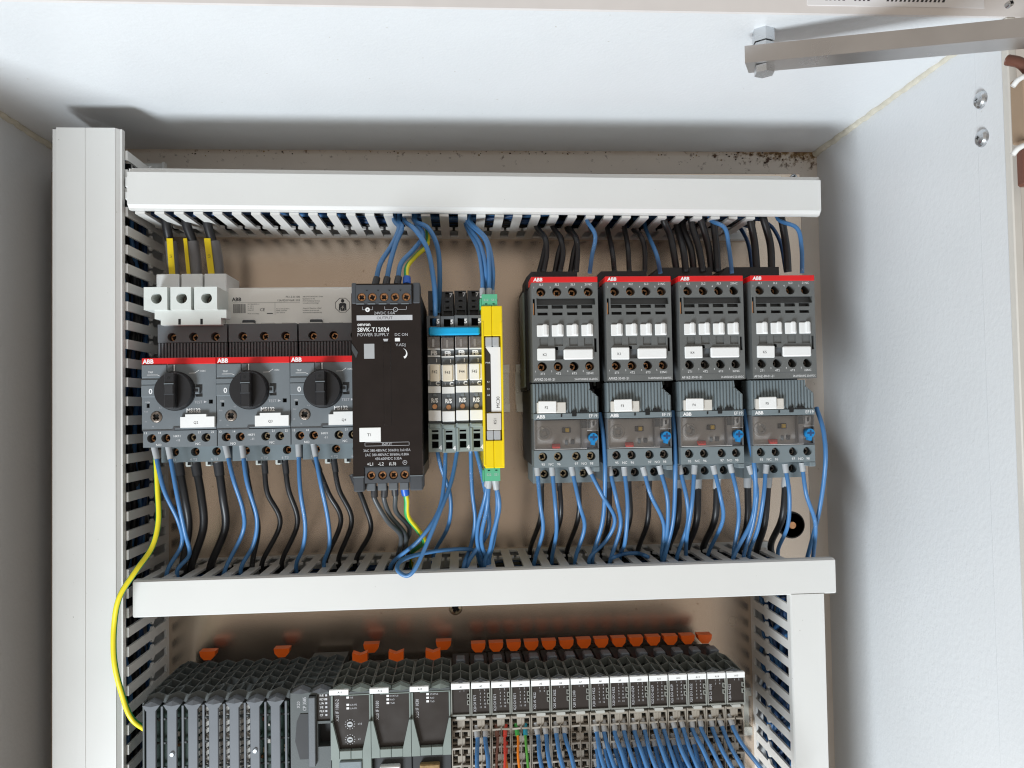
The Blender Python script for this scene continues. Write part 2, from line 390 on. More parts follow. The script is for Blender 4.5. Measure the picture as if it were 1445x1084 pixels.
# ================================================================== the cabinet
XL, XR, ZT, YB, YF = -106.0, 485.5, 166.0, 22.7, -193.5
ZBOT = -560.0
RC = (190, YB, ZBOT)
cab = thing('electrical_cabinet', 'light grey painted steel control cabinet, open, with screwed mounting plate', 'cabinet', RC)
neg = tuple(-q for q in RC)
MB().box(XL-2, XR+2, YB, YB+2, ZBOT, ZT+2, 'paint_back').build('back_wall', cab, neg)
# roof: flat sheet, then a front lip that steps down a little behind the opening
b = MB(); b.prism([(YB, ZT), (YB, ZT+2), (YF, ZT+2), (YF, ZT-1.2), (-166.5, ZT-1.2), (-164.8, ZT)], XL-2, XR+2, 'paint', 'x'); b.build('roof', cab, neg)
b = MB(); b.prism([(XR, YB), (XR+2, YB), (XR+2, YF+3), (XR-1.2, YF+3), (XR-1.2, -170.0), (XR, -168.2)], ZBOT, ZT, 'paint', 'z'); b.build('side_wall', cab, neg)
b = MB(); b.prism([(XL, YB), (XL-2, YB), (XL-2, YF+3), (XL+1.2, YF+3), (XL+1.2, -170.0), (XL, -168.2)], ZBOT, ZT, 'paint', 'z'); b.build('side_wall', cab, neg)
# front flange round the opening, facing outwards
MB().box(XL-26, XR+26, YF-2.2, YF-0.2, ZT-1.5, ZT+30, 'paint_flange').build('front_flange', cab, neg)
MB().box(XR-1.5, XR+3.5, YF-2.2, YF+2.8, ZBOT, ZT-1.5, 'offwhite', .6).build('door_seal', cab, neg)
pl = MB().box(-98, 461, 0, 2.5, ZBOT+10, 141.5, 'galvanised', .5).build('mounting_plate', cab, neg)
def bead(pts, r):
    P = spline(pts, 26); Q = [p+Vector((random.uniform(-.5, .5), 0, random.uniform(-.5, .5))) for p in P]
    b = MB(); b.tube(Q, r[0], 'sealant', n=8, per=2, r_end=r[1]); return b
bead([(XR-.6, YB, ZT-.6), (XR-.4, -60, ZT-.4), (XR-.2, -164, ZT-.2)], (3.0, 1.9)).build('sealant_bead', cab, neg)
bead([(XL+.6, YB, ZT-.6), (XL+.4, -60, ZT-.4), (XL+.2, -164, ZT-.2)], (2.8, 1.9)).build('sealant_bead', cab, neg)
# small crumbs of rust and dead insects lodged in the top rear seam
b = MB()
for i in range(110):
    x = random.choice([random.uniform(-20, 470), random.uniform(-10, 300), random.uniform(380, 482), random.uniform(430, 484)])
    zz = ZT-abs(random.gauss(0, 1.6 if x < 380 else 3.5))-.6; r_ = random.uniform(.2, .62)
    b.box(x-r_*random.uniform(.6, 1.9), x+r_, YB-.5-r_*random.random(), YB, zz-r_, zz+r_*.6, random.choice(['dirt', 'dirt', 'dirt_pale']), r_*.35)
tag(b.build('rust_crumbs', cab, neg), None, None, kind='stuff')
# two dome-head screws in the right wall
for px, py in ((1385, 141), (1387, 195)):
    p = atX(px, py, XR-1.2)
    m = MB(); n = 20
    for k, (ra, rb, ya, yb_) in enumerate([(5.0, 4.6, 0, -1.2), (4.6, 3.6, -1.2, -2.3), (3.6, 2.0, -2.3, -3.0)]):
        m.cyl((ya, 0, 0), ra, yb_-ya, 'zinc', 'x', rb, n)
    m.cyl((-3.0, 0, 0), 2.0, -.1, 'zinc', 'x', 1.3, n); m.box(-3.14, -2.6, -1.2, 1.2, -.25, .25, 'hole'); m.box(-3.14, -2.6, -.25, .25, -1.2, 1.2, 'hole')
    o = m.build('wall_screw', cab, (p[0]-RC[0], p[1]-RC[1], p[2]-RC[2]))
# plate fixing screws
screw(pl, 189.9-0, -1.6, -182.6, 4.9, 'brass', .5, 'plate_screw')
screw(pl, 455.5, -1.2, 138.0, 3.0, 'zinc', .4, 'plate_screw')
# black rubber grommet with its brass screw near the lower right corner of the plate
g = thing('rubber_grommet', 'round black rubber grommet with brass centre on the metal plate', 'grommet', (445.6, 0, -128.5))
m = MB(); 
for ra, rb, ya, yb_ in ((10.2, 10.2, 0, -1.6), (10.2, 9.0, -1.6, -2.6), (9.0, 4.0, -2.6, -2.2)): m.cyl((0, ya, 0), ra, yb_-ya, 'rubber', 'y', rb, 28)
m.build('disc', g)
m = MB().cyl((0, -2.2, 0), 3.0, -1.0, 'copper', 'y', 2.6, 20); m.build('bolt_head', g)

# door stay: hex bolt and nuts under the roof, channel bar running out to the door on the right
A = atY(1078, 82, -176.0)
st = thing('door_stay_bar', 'zinc plated channel bar bolted under the cabinet roof', 'stay bar', (A[0], A[1], ZT))
zb = A[2]-ZT
def hexa(z0, z1, r_):
    m = MB(); m.prism([(r_*math.cos(math.pi/3*k+.35), r_*math.sin(math.pi/3*k+.35)) for k in range(6)], z0, z1, 'zinc', 'z'); return m
hexa(-8.0, -.8, 6.0).build('hex_nut', st)
hexa(zb+5.2, -8.6, 5.4).build('hex_nut', st)
MB().cyl((0, 0, zb-6), 3.0, -zb+6, 'zinc', 'z').build('bolt_shank', st)
hexa(zb-8.8, zb-4.9, 5.4).build('hex_nut', st)
B = atY(1446, 47, -232.0)
d = Vector((B[0]-A[0], B[1]-A[1], 0)); d = d.normalized(); nrm = Vector((-d.y, d.x, 0))
Lb = 172.0; dz = (B[2]-A[2])/Vector((B[0]-A[0], B[1]-A[1])).length
prof = [(-7, -4.6), (7, -4.6), (7, 4.6), (5.4, 4.6), (5.4, -3.2), (-5.4, -3.2), (-5.4, 4.6), (-7, 4.6)]
vs = []
for t in (-9.0, Lb):
    for a, c_ in prof: q = d*t+nrm*a; vs.append((q.x, q.y, zb+c_+dz*t))
m = MB(); n = len(prof); m.add(vs, [tuple(range(n)), tuple(range(2*n-1, n-1, -1))]+[(i, (i+1) % n, n+(i+1) % n, n+i) for i in range(n)], 'zinc_reflect_tint')
o = m.build('channel', st)

# sticker on the flange above the opening (only the foot of its lettering shows)
s0 = atY(1150, 4, YF-2.3); s1 = atY(1389, 14, YF-2.3)
lb = thing('flange_sticker', 'white printed sticker on the cabinet front flange above the opening', 'sticker', (s0[0], YF-2.2, s0[2]))
zb0 = atY(1260, 9.5, YF-2.3)[2]-s0[2]
MB().box(-4, s1[0]-s0[0], -.3, 0, zb0, zb0+28, 'paper').build('sheet', lb)
m = MB(); x = 3.0
for i in range(26):
    if i in (5, 10, 11): x += 4; continue
    w = random.uniform(.9, 1.3); h_ = random.choice([6, 6, 8]); x += 2.3
    m.prism([(x, zb0+2.6), (x+w, zb0+2.6), (x+w+h_*.45, zb0+2.6+h_), (x+h_*.45, zb0+2.6+h_)], -.45, -.31, 'print_black')
m.build('lettering', lb)

# the open door on the right, seen past the wall's edge
dr = thing('cabinet_door', 'cream cabinet door standing open beside the right wall with cable loom', 'door', (530, -205, ZBOT))
neg2 = (-530, 205, -ZBOT)
MB().box(500, 620, -206, -203, ZBOT, 260, 'paint_door', .8).build('door_panel', dr, neg2)
MB().box(499.5, 506, -210, -203, 166, 260, 'paint_door', .8).build('door_stiffener', dr, neg2)
q0 = atY(1424, 116, -206); q1 = atY(1424, 206, -206)
MB().box(q0[0], q0[0]+40, -216, -206, q1[2], q0[2], 'tan', .8).build('cable_bracket', dr, neg2)
p = atY(1441, 98, -212); m = MB(); m.tube([p+Vector((-3.2, 5, 7)), p+Vector((0, 0, 3)), p+Vector((4, -2, -4)), p+Vector((7, -2, -9))], 2.7, 'brown_wire'); m.build('cable_loom', dr, neg2)
p = atY(1440, 236, -208); m = MB().box(p[0]-1, p[0]+14, -212, -206, p[2]-10, p[2]+9, 'brown_wire', 1.0); m.build('cable_clip', dr, neg2)
for y_ in (112, 209):
    p = atY(1438, y_, -216); m = MB(); m.tube([p+Vector((-2, 2, -3)), p+Vector((0, 0, 0)), p+Vector((5, -1, 1.6)), p+Vector((20, -1, 1.8))], 1.3, 'white'); m.build('cable_tie', dr, neg2)
p = atY(1427, 4, -210.4); screw(dr, p[0]-530, -210.6+205, p[2]-ZBOT, 1.6, 'zinc', .3)

# ================================================================== slotted wiring ducts
PITCH_D = 12.2
def finger_mesh(y0, y1, th):
    hw, nk = 3.0, 5.2
    yn = y0+(y1-y0)*0.37
    pr = [(-hw, y0), (-hw, yn+2.6), (-nk, yn+.6), (-nk, yn-1.2), (-hw, yn-3.0), (-hw, y1), (hw, y1), (hw, yn-3.0), (nk, yn-1.2), (nk, yn+.6), (hw, yn+2.6), (hw, y0)]
    b = MB(); b.prism(pr, 0, th, 'pvc', 'z'); return b.mesh('finger')
def duct(label, loc, L, wb, wf, axis, side, h=73.5, rot=0.0, cham=0.0, cover_ext=(0, 0), groove=False, sidewall=True):
    """local: u along the duct 0..L, v across -wb/2..wb/2, y depth; 'side' +1/-1 = the v side that shows its fingers"""
    r_ = thing('wiring_duct', label, 'wiring duct', loc)
    if axis == 'x': r_.rotation_euler = (0, rot, 0)
    else: r_.rotation_euler = (0, -math.pi/2+rot, 0)       # u -> +z, v -> -x
    hb = wb/2; hf = wf/2
    def bld(m, name): return m.build(name, r_)
    m = MB(); m.box(0, L, -2.0, -.05, -hb, hb, 'pvc'); bld(m, 'back_strip')
    m = MB(); m.box(0, L, -h+7, -2, -side*hb, -side*(hb-1.6), 'pvc'); bld(m, 'side_wall')
    m = MB(); m.box(0, L, -5.5, -2, side*hb, side*(hb-1.6), 'pvc'); bld(m, 'side_strip')
    # cover: face, slanted or square flange
    k0, k1 = cover_ext
    pr = [(-h, -hf), (-h, hf)]
    if groove: pr = [(-h, -hf), (-h, -.35), (-h+.35, -.3), (-h+.35, .3), (-h, .35), (-h, hf)]
    e = hb+.35 if cham == 0 else hb-1.8       # a slanted lip ends flush in front of the fingers
    pr += [(-h+.5, hf+.25), (-h+max(1.6, cham), e if cham == 0 or side > 0 else hf+.4), (-h+6.4, e if cham == 0 or side > 0 else hf+.4), (-h+6.4, hb-1.9), (-h+2.4, hb-1.9), (-h+2.4, -hb+1.9), (-h+6.4, -hb+1.9)]
    pr += [(-h+6.4, -(e if cham == 0 or side < 0 else hf+.4)), (-h+max(1.6, cham), -(e if cham == 0 or side < 0 else hf+.4)), (-h+.5, -hf-.25)]
    m = MB(); m.prism(pr, k0, L+k1, 'pvc', 'x'); bld(m, 'cover')
    fm = finger_mesh(-5.3, -h+6.0, 1.6)
    n = int((L-4)/PITCH_D)
    for i in range(n):
        if axis == 'z' and L-5.5-i*PITCH_D > (474 if L > 500 else 168): continue   # far below the picture
        link('finger', fm, r_, ((5.5+i*PITCH_D) if axis == 'x' else (5.5+i*PITCH_D), 0, side*hb-(1.6 if side > 0 else 0)))
    return r_
# upper duct slightly off level
duct('off-white slotted wiring duct running across the top of the plate', (-13.6, 0, 108.6), 430.0, 30.0, 20.6, 'x', -1, rot=math.radians(0.57), cham=3.2, cover_ext=(0, 24.6))
duct('off-white slotted wiring duct crossing between device row and controller row', (-10.8, 0, -151.4), 437.0, 22.6, 21.3, 'x', 1, cover_ext=(0, 17))
duct('broad off-white vertical wiring duct with ridged cover beside left wall', (-39.2, 0, -545.0), 692.2, 46.6, 36.2, 'z', -1, cham=3.4, groove=True)
duct('short narrow off-white vertical wiring duct right of the controller modules', (423.0, 0, -545.0), 382.3, 22.6, 22.0, 'z', 1, rot=math.radians(0.12))
# two loose end fingers of the upper duct touching the tall duct
UD = bpy.data.objects['wiring_duct']
for za, zb_ in ((5.0, 13.4), (-3.0, 3.6)): 
    MB().box(-3.2, 0, -70, -62, za-4, zb_-4, 'pvc', 1.2).build('end_tab', UD)

# wires lying in the ducts, seen through the slots
def lay(L0, L1, cx, cz, axis, mt, r_, spread):
    pts = []; n = 9; ya = random.uniform(-52, -12); va = random.uniform(-spread, spread)
    for i in range(n+1):
        t = i/n
        yy = min(-6-r_, max(-60, ya+random.uniform(-11, 11))); vv = max(-spread, min(spread, va+random.uniform(-5, 5)))
        pts.append((L0+(L1-L0)*t, yy, cz+vv) if axis == 'x' else (cx+vv, yy, L0+(L1-L0)*t))
    b = MB(); b.tube(pts, r_, mt, n=7, per=5); return b
for i in range(24):
    mt, r_ = random.choice([('blue_wire', 1.6), ('navy_wire', 1.8), ('navy_wire', 1.8), ('black_wire', 2.2), ('black_wire', 2.2)])
    tag(lay(-8, 415, 0, 109, 'x', mt, r_, 11).build('duct_wire'), '%s wire lying inside the top wiring duct behind its slots' % {'blue': 'blue', 'navy': 'dark blue', 'blac': 'black'}[mt[:4]], 'wire', 'wires inside top duct')
for i in range(16):
    mt, r_ = random.choice([('navy_wire', 1.6), ('black_wire', 2.2)])
    tag(lay(-6, 420, 0, -152, 'x', mt, r_, 6).build('duct_wire'), '%s wire lying inside the middle cross duct behind its slots' % {'blue': 'blue', 'navy': 'dark blue', 'blac': 'black'}[mt[:4]], 'wire', 'wires inside middle duct')
for i in range(26):
    mt, r_ = random.choice([('blue_wire', 1.6), ('navy_wire', 1.8), ('black_wire', 2.3), ('black_wire', 2.3)])
    tag(lay(-315, 135, -39, 0, 'z', mt, r_, 17).build('duct_wire'), '%s wire running upright inside the broad left wiring duct' % {'blue': 'blue', 'navy': 'dark blue', 'blac': 'black'}[mt[:4]], 'wire', 'wires inside left duct')
for i in range(24):
    tag(lay(-315, -172, 423, 0, 'z', 'navy_wire' if i % 2 else 'blue_wire', 1.6, 6).build('duct_wire'), '%s wire running upright inside the short right wiring duct' % ('dark blue' if i % 2 else 'blue'), 'wire', 'wires inside right duct')

# ================================================================== DIN rails
def rail(label, x0, x1, zc):
    m = MB()
    pr = [(0, -12.5), (0, 12.5), (-6.4, 12.5), (-6.4, 17.5), (-7.5, 17.5), (-7.5, 11.4), (-1.1, 11.4), (-1.1, -11.4), (-7.5, -11.4), (-7.5, -17.5), (-6.4, -17.5), (-6.4, -12.5)]
    m.prism([(a, b_+zc) for a, b_ in pr], x0, x1, 'rail_steel', 'x')
    tag(m.build('mounting_rail'), label, 'rail')
rail('steel mounting rail ending beside the yellow safety relay', -8, 232.2, -21.2)
rail('steel mounting rail behind the four contactors', 237, 448, -21.2)
rail('steel mounting rail carrying the controller modules of the lower row', -5, 408.5, -264.5)

# ================================================================== motor protection breakers (three in a row)
W = dict(mt='print_white'); G = dict(mt='print_grey'); K = dict(mt='print_black')
def opt(base, **k): d = dict(base); d.update(k); return d
def breaker(i, mark, label, rot):
    r_ = thing('motor_breaker', label, 'circuit breaker', (45.0*i, 0, 0), 'motor breakers on the upper rail')
    # housing behind
    MB().box(.4, 44.6, -50, -7.6, -55, 20, 'dark', .5).build('housing', r_)
    # upper terminal deck with three screws
    m = MB(); m.face(.6, 44.5, 10.6, 22.4, -62, 'grey_mid', rounds=[(x, 14.2, 2.9, 7) for x in (9.5, 23.2, 37.0)]); m.box(.6, 44.5, -62, -40, 10.6, 22.4, 'grey_mid', skip='f')
    m.build('upper_terminal_deck', r_)
    for x in (9.5, 23.2, 37.0): screw(r_, x+.2, -57.5, 14.0, 2.6, 'copper')
    # ribbed band
    m = MB(); m.box(.6, 44.5, -60.6, -44, .5, 10.4, 'dark')
    for k in range(22): m.box(1.0+k*2.0, 2.1+k*2.0, -62, -60.6, .6, 10.2, 'grey_mid')
    m.build('ribbed_band', r_)
    # front block
    m = MB(); z0, z1 = -45.4, -5.0
    m.face(.15, 44.75, z0, z1, -86, 'grey', rects=[(40.3, 42.8, -29.7, -27.2, 5), (2.9, 4.7, -31.7, -29.2, 5), (32.6, 36.6, -25.3, -17.6, 1.6, 'grey_mid')], rounds=[(8.8, -37.4, 3.75, 1.5)])
    m.box(.15, 44.75, -86, -57.5, z0, z1, 'grey', skip='f')
    m.build('front_block', r_)
    MB().box(.15, 44.75, -86.25, -57.5, -4.95, -1.0, 'red', .25).build('red_stripe', r_)
    # raised panels left of the knob
    m = MB(); m.box(.3, 15.2, -86.9, -86, -13.0, -5.2, 'grey', .3); m.build('trip_panel', r_)
    m = MB(); m.box(.0, 10.5, -87.0, -86, -25.2, -17.6, 'grey', .4); m.box(.0, 10.5, -86.7, -86, -17.4, -14.2, 'grey', .3); m.build('zero_panel', r_)
    MB().box(15.6, 18.8, -86.8, -86, -9.5, -5.3, 'grey_mid', .2).build('pointer_rib', r_)
    # rotary knob: collar, disc, grip bar
    k = MB(); k.cyl((20.4, -86, -21.6), 12.2, -1.2, 'black', 'y', 12.2, 40); k.cyl((20.4, -87.2, -21.6), 11.8, -3.6, 'black', 'y', 11.3, 40)
    k.cyl((20.4, -90.8, -21.6), 11.3, -.4, 'black', 'y', 10.9, 40)
    kb = k.build('rotary_knob', r_)
    g_ = MB(); g_.box(17.4, 23.4, -97.0, -91.2, -32.4, -10.8, 'black', .6); g_.box(18.0, 22.8, -97.5, -97.0, -24.0, -18.0, 'black_soft', .2); g_.build('grip', kb)
    g_ = MB(); g_.box(17.6, 23.2, -97.6, -96.95, -17.75, -17.1, 'grey'); g_.box(17.6, 23.2, -97.6, -96.95, -24.0, -23.5, 'psu_grey'); g_.cyl((20.2, -97.05, -14.0), .95, -.1, 'hole'); g_.build('grip_marking', kb)
    # slider beside the knob
    m = MB(); m.box(32.2, 35.0, -87.2, -84.6, -23.6, -19.4, 'grey', .3); m.box(31.2, 34.2, -87.6, -86.5, -22.3, -20.5, 'black', .2); m.build('lock_slider', r_)
    screw(r_, 8.8, -86.6, -37.4, 3.45, 'screw_dark', .2, 'setting_dial').rotation_euler = (0, rot, 0)
    # step in the lower edge, marker plate
    m = MB(); m.prism([(.2, -45.4), (18.2, -45.4), (19.0, -43.6), (23.0, -43.6), (23.0, -44.6), (20.0, -44.6), (19.4, -46.0), (.2, -46.0)], -86.35, -85.6, 'dark'); m.build('parting_line', r_)
    l = MB(); l.prism([(23.8, -44.3), (44.3, -44.3), (44.3, -37.7), (39.4, -37.7), (39.4, -36.1), (26.8, -36.1), (26.8, -37.7), (23.8, -37.7)], -88.2, -86, 'white_label')
    lo = l.build('marker_plate', r_)
    lettering(lo, [(mark, 33.2, -42.0, 1.5, opt(K, al='c'))], -88.28)
    lettering(r_, [('ABB', .7, -4.4, 2.6, dict(bold=.035, sx=.95))], -86.32, 'brand_lettering')
    m = MB()
    m.text('MS132', 26.9, -34.9, 2.4, -86.08, bold=.03, sx=.92); m.text('TEST', 31.6, -29.4, 1.6, -86.08, mt='print_grey'); m.text('0', 4.6, -23.2, 3.2, -87.08, bold=.02)
    m.text('TRIP', 4.2, -10.4, 1.1, -86.98); m.text('I ON', 35.2, -9.9, 1.1, -86.08); m.text('I ON', 2.4, -28.6, .8, -86.08)
    m.prism([(3.6, -11.6), (9.8, -11.6), (11.2, -12.3), (11.3, -12.1), (9.9, -11.35), (3.6, -11.35)], -87.0, -86.95, 'print_white')
    m.prism([(28.4, -10.5), (32.0, -10.4), (34.6, -8.6), (34.7, -8.8), (32.1, -10.7), (28.4, -10.75)], -86.1, -86.03, 'print_white')
    m.prism([(37.4, -29.3), (39.2, -28.5), (37.4, -27.7)], -86.1, -86.03, 'print_grey')
    m.box(19.6, 20.2, -86.9, -86.82, -9.3, -5.4, 'print_white')
    for st, x, z in (('0.63', 1.6, -34.4), ('10', 1.9, -40.6), ('16', 6.2, -43.6), ('6.3', 10.5, -32.2)): m.text(st, x, z, .85, -86.08, mt='print_grey')
    m.build('lettering', r_)
    # auxiliary contact strip
    m = MB(); hx = (5.3, 13.8, 29.4, 38.0)
    m.face(.2, 44.6, -56.2, -46.0, -84.6, 'grey', rounds=[(x, -50.6, 2.85, 7) for x in hx]); m.box(.2, 44.6, -84.6, -60, -56.2, -46.0, 'grey', skip='f')
    ax = m.build('auxiliary_contact', r_)
    for x in hx: screw(ax, x+.5, -80.5, -50.6, 2.5, 'copper' if x < 20 else 'brass')
    lettering(ax, [('13', 1.1, -47.9, 1.35), ('14', 9.4, -47.9, 1.35), ('NO', 8.0, -55.4, 1.5), ('HKF1', 18.6, -50.1, 1.35), ('-11', 20.2, -52.7, 1.35), ('21', 33.3, -47.9, 1.35), ('22', 41.2, -47.9, 1.35), ('NC', 31.8, -55.2, 1.5)], -84.68)
    # lower terminal deck
    m = MB(); m.face(2.6, 44.4, -67.0, -56.4, -62, 'grey_blue', rounds=[(x, -60.5, 2.85, 8) for x in (10.9, 23.9, 37.4)]); m.box(2.6, 44.4, -62, -38, -67.0, -56.4, 'grey_blue', skip='f')
    lt = m.build('lower_terminal_deck', r_)
    for x in (10.9, 23.9, 37.4): screw(lt, x+.2, -56.5, -60.7, 2.5, 'copper')
    lettering(lt, [('2 T1', 7.6, -66.2, 1.7, G), ('4 T2', 20.6, -66.2, 1.7, G), ('6 T3', 34.0, -66.2, 1.7, G)], -62.08)
    for x in (15.6, 28.4):
        m = MB(); m.box(x, x+3.4, -56, -50, -70.3, -67.0, 'terminal_white', .4); m.box(x+1.6, x+3.4, -56.6, -56, -69.4, -67.0, 'hole'); m.build('wire_entry_clip', lt)
    return r_
for i, (mk, dsc) in enumerate((('Q2', 'fed under the white infeed terminal'), ('Q3', 'in the middle of the three'), ('Q4', 'against the dark power supply'))):
    breaker(i, mk, 'grey motor breaker with black rotary knob marked %s, %s' % (mk, dsc), .75+i*.1)

# ================================================================== busbar and infeed terminal
bb = thing('phase_busbar', 'off-white three-phase busbar with printed rating label above the motor breakers', 'busbar', (60, 0, 36))
m = MB(); m.box(-62, 64.6, -40, -14, -12.2, 13.6, 'busbar_white', .8); m.build('insulated_body', bb)
for i in range(3):
    for j in range(3):
        m = MB(); x = -60+45*i+9.5+13.7*j
        if x+4 < 64: m.box(x-4.6, x+4.6, -52, -36, -16.5, -11.8, 'offwhite', .4); m.build('comb_tooth', bb)
for x in (-11.0, 34.2): MB().box(x, x+8.2, -43, -39, -14, -8.8, 'dark', .5).build('spacer_clip', bb)
m = MB(); y = -40.08
m.text('PS1-3-0-100', 27.0, 6.4, 1.35, y, 'print_black', 'r'); m.text('1SAM201916R1103', 27.0, 4.0, 1.35, y, 'print_black', 'r')
for k, st in enumerate(('ABB STOTZ-KONTAKT GmbH', 'Eppelheimer Str. 82', '69123 Heidelberg, Germany', 'www.abb.com/lowvoltage')): m.text(st, 29.0, 6.7-1.45*k, .85, y, 'print_black', sx=.85)
for k, st in enumerate(('Attention! Hazardous voltage!', 'Installation by person with', 'electrotechnical expertise only.')): m.text(st, 29.0, -1.2-1.5*k, .85, y, 'print_black', sx=.85)
for k, st in enumerate(('IEC / EN 60947-4-1', 'Ie   100 A', 'Ue  690 V', 'Uimp 6kV')): m.text(st, -8.0, 1.9-1.35*k, .7, y, 'print_black')
m.text('Made in Germany', -8.0, -4.6, .75, y, 'print_black'); m.text('CE', 0.2, -2.6, 2.0, y, 'print_black')
m.box(4.8, 8.8, y, y+.05, -4.5, -3.9, 'print_black'); m.box(-17.8, 27, y, y+.05, 3.2, 3.32, 'print_black'); m.box(10.2, 10.35, y, y+.05, -5, 3.2, 'print_black')
for k, st in enumerate(('For use with type MS1xx', 'MS/MO, 65kA 480V', '600V~ 50/60 Hz')): m.text(st, 11.2, -1.4-1.35*k, .72, y, 'print_black', sx=.85)
m.text('ABB', -18.6, 4.4, 2.4, y, 'print_black', bold=.03)
x = -17.6
while x < -9.6:
    w = random.choice((.12, .2, .3)); m.box(x, x+w, y, y+.05, -3.8, 2.4, 'print_black'); x += w+random.choice((.14, .22, .3))
m.build('printed_label', bb)
m = MB(); cx, cz = 56.0, 1.0; oc = lambda rr: [(cx+rr*math.cos(math.pi/8+k*math.pi/4), cz+rr*math.sin(math.pi/8+k*math.pi/4)) for k in range(8)]
A_, B_ = oc(5.4), oc(5.05); m.add([(a, y, b_) for a, b_ in A_]+[(a, y, b_) for a, b_ in B_], [(i, (i+1) % 8, 8+(i+1) % 8, 8+i) for i in range(8)], 'print_black')
m.add([(cx+1.15*math.cos(k*.5236), y, cz+3.0+1.3*math.sin(k*.5236)) for k in range(12)], [tuple(range(12))], 'print_black')
m.add([(cx-2.6, y, cz-3.6), (cx-1.6, y, cz-3.6), (cx-1.5, y, cz-1.0), (cx-1.3, y, cz-3.9), (cx+1.3, y, cz-3.9), (cx+1.5, y, cz-1.0), (cx+1.6, y, cz-3.6), (cx+2.6, y, cz-3.6), (cx+2.4, y, cz+.8), (cx+1.6, y, cz+1.5), (cx-1.6, y, cz+1.5), (cx-2.4, y, cz+.8)], [(0, 1, 2, 10, 11), (2, 3, 4, 5, 9, 10), (5, 6, 7, 8, 9)], 'print_black')
m.add([(cx+.5, y-.03, cz+.2), (cx-1.0, y-.03, cz-1.7), (cx, y-.03, cz-1.5), (cx-.6, y-.03, cz-3.4), (cx+1.0, y-.03, cz-1.0), (cx+.1, y-.03, cz-1.2)], [(0, 1, 2, 5), (2, 3, 4, 5)], 'offwhite')
m.build('warning_pictogram', bb)

inf = thing('infeed_terminal', 'white three-pole infeed terminal block plugged on the busbar end', 'terminal block', (18, 0, 36))
m = MB(); m.box(-21.5, 20.4, -50, -18, -6.0, 9.2, 'terminal_white', .6); m.build('body', inf)
for xa, xb in ((-23.0, -8.4), (-6.4, 6.4), (8.4, 22.8)):
    m = MB(); cx = (xa+xb)/2; m.face(xa, xb, -5.0, 9.6, -70, 'terminal_white', rounds=[(cx+.6, 2.3, 3.5, 14)]); m.box(xa, xb, -70, -46, -5.0, 9.6, 'terminal_white', skip='f'); p_ = m.build('terminal_tower', inf)
    screw(p_, cx+.7, -59.0, 2.2, 3.0, 'screw_dark')
for xa, xb in ((-24.8, -9.9), (-8.5, 5.4), (6.7, 21.3)): MB().box(xa, xb, -45, -14, 9.0, 22.5, 'white', .5).build('cable_entry', inf)
m = MB(); m.prism([(-17, -5), (28, -5), (28, -10.3), (24.5, -10.3), (24.5, -14.6), (-13.2, -14.6), (-13.2, -10.6), (-17, -10.6)], -68, -58, 'terminal_white'); sk = m.build('skirt', inf)
for x in (-2.2, 11.6): MB().box(x, x+1.5, -68.15, -66, -14.4, -10.8, 'hole').build('slot', sk)

# ================================================================== power supply
ps = thing('power_supply', 'tall black power supply with white T1 sticker between breakers', 'power supply', (151.6, 0, -21))
m = MB(); m.box(-20.6, 20.6, -99, -7.6, -58, 58, 'psu_grey', 1.0); m.build('rear_housing', ps)
m = MB()
for k in range(9): m.box(20.5, 20.8, -92+k*8.6, -87+k*8.6, -50, -30, 'hole'); 
m.build('side_vents', ps)
m = MB(); m.prism([(-20.7, 56), (-20.7, -54.2), (-14.2, -54.2), (-14.2, -49.0), (13.1, -49.0), (13.1, -54.2), (20.9, -54.2), (20.9, 56), (18, 62.2), (-18, 62.2)][::-1], -105, -99.5, 'psu_face')
m.build('front_cover', ps)
m = MB(); m.box(-20.4, -17.6, -105.5, -90, 50, 62.6, 'psu_grey', .5); m.build('corner_post', ps)
m = MB(); m.box(16.4, 20.7, -105.5, -90, 50, 62.6, 'psu_grey', .5); m.build('corner_post', ps)
m = MB(); sx_ = (-14.2, -7.8, -.8, 5.8, 12.5)
m.face(-17.7, 15.6, 49.6, 61.0, -107.2, 'psu_grey', rounds=[(x, 53.6, 2.75, 2) for x in sx_]); m.box(-17.7, 15.6, -107.2, -92, 49.6, 61.0, 'psu_grey', skip='f')
ot = m.build('output_terminal', ps)
for x in sx_: screw(ot, x, -106.6, 53.6, 2.7, 'copper')
m = MB()
for k in range(5): m.box(-17.4+k*6.7, -12.8+k*6.7, -107.6, -107.15, 49.2, 49.9, 'grey'); m.prism([(-11.8+k*6.7, 58.0), (-10.2+k*6.7, 58.0), (-11.0+k*6.7, 57.2)], -107.3, -107.2, 'hole')
m.build('terminal_ledge', ot)
m = MB(); m.face(-14.0, 12.9, -58.6, -49.0, -104.2, 'psu_grey', rounds=[(x, -53.9, 2.75, 3) for x in (-10.1, -3.4, 3.2, 9.9)]); m.box(-14.0, 12.9, -104.2, -92, -58.6, -49.0, 'psu_grey', skip='f')
it = m.build('input_terminal', ps)
for x in (-10.1, -3.4, 3.2, 9.9): screw(it, x, -102.8, -53.9, 2.5, 'copper')
m = MB()
for k in range(4): m.box(-13.4+k*6.7, -8.0+k*6.7, -101, -94, -63.4, -58.6, 'grey_mid', .5)
m.build('input_plug', it)
m = MB(); m.box(-14.2, 13.1, -105.2, -104.3, -49.0, -48.2, 'hole'); m.build('gap_shadow_strip', ps)  # solid near-black strip painting the shadow line above the input terminal
for xa, xb in ((-20.6, -14.2), (13.1, 20.8)): MB().box(xa, xb, -104.6, -80, -63.5, -54.4, 'psu_grey', .7).build('foot', ps)
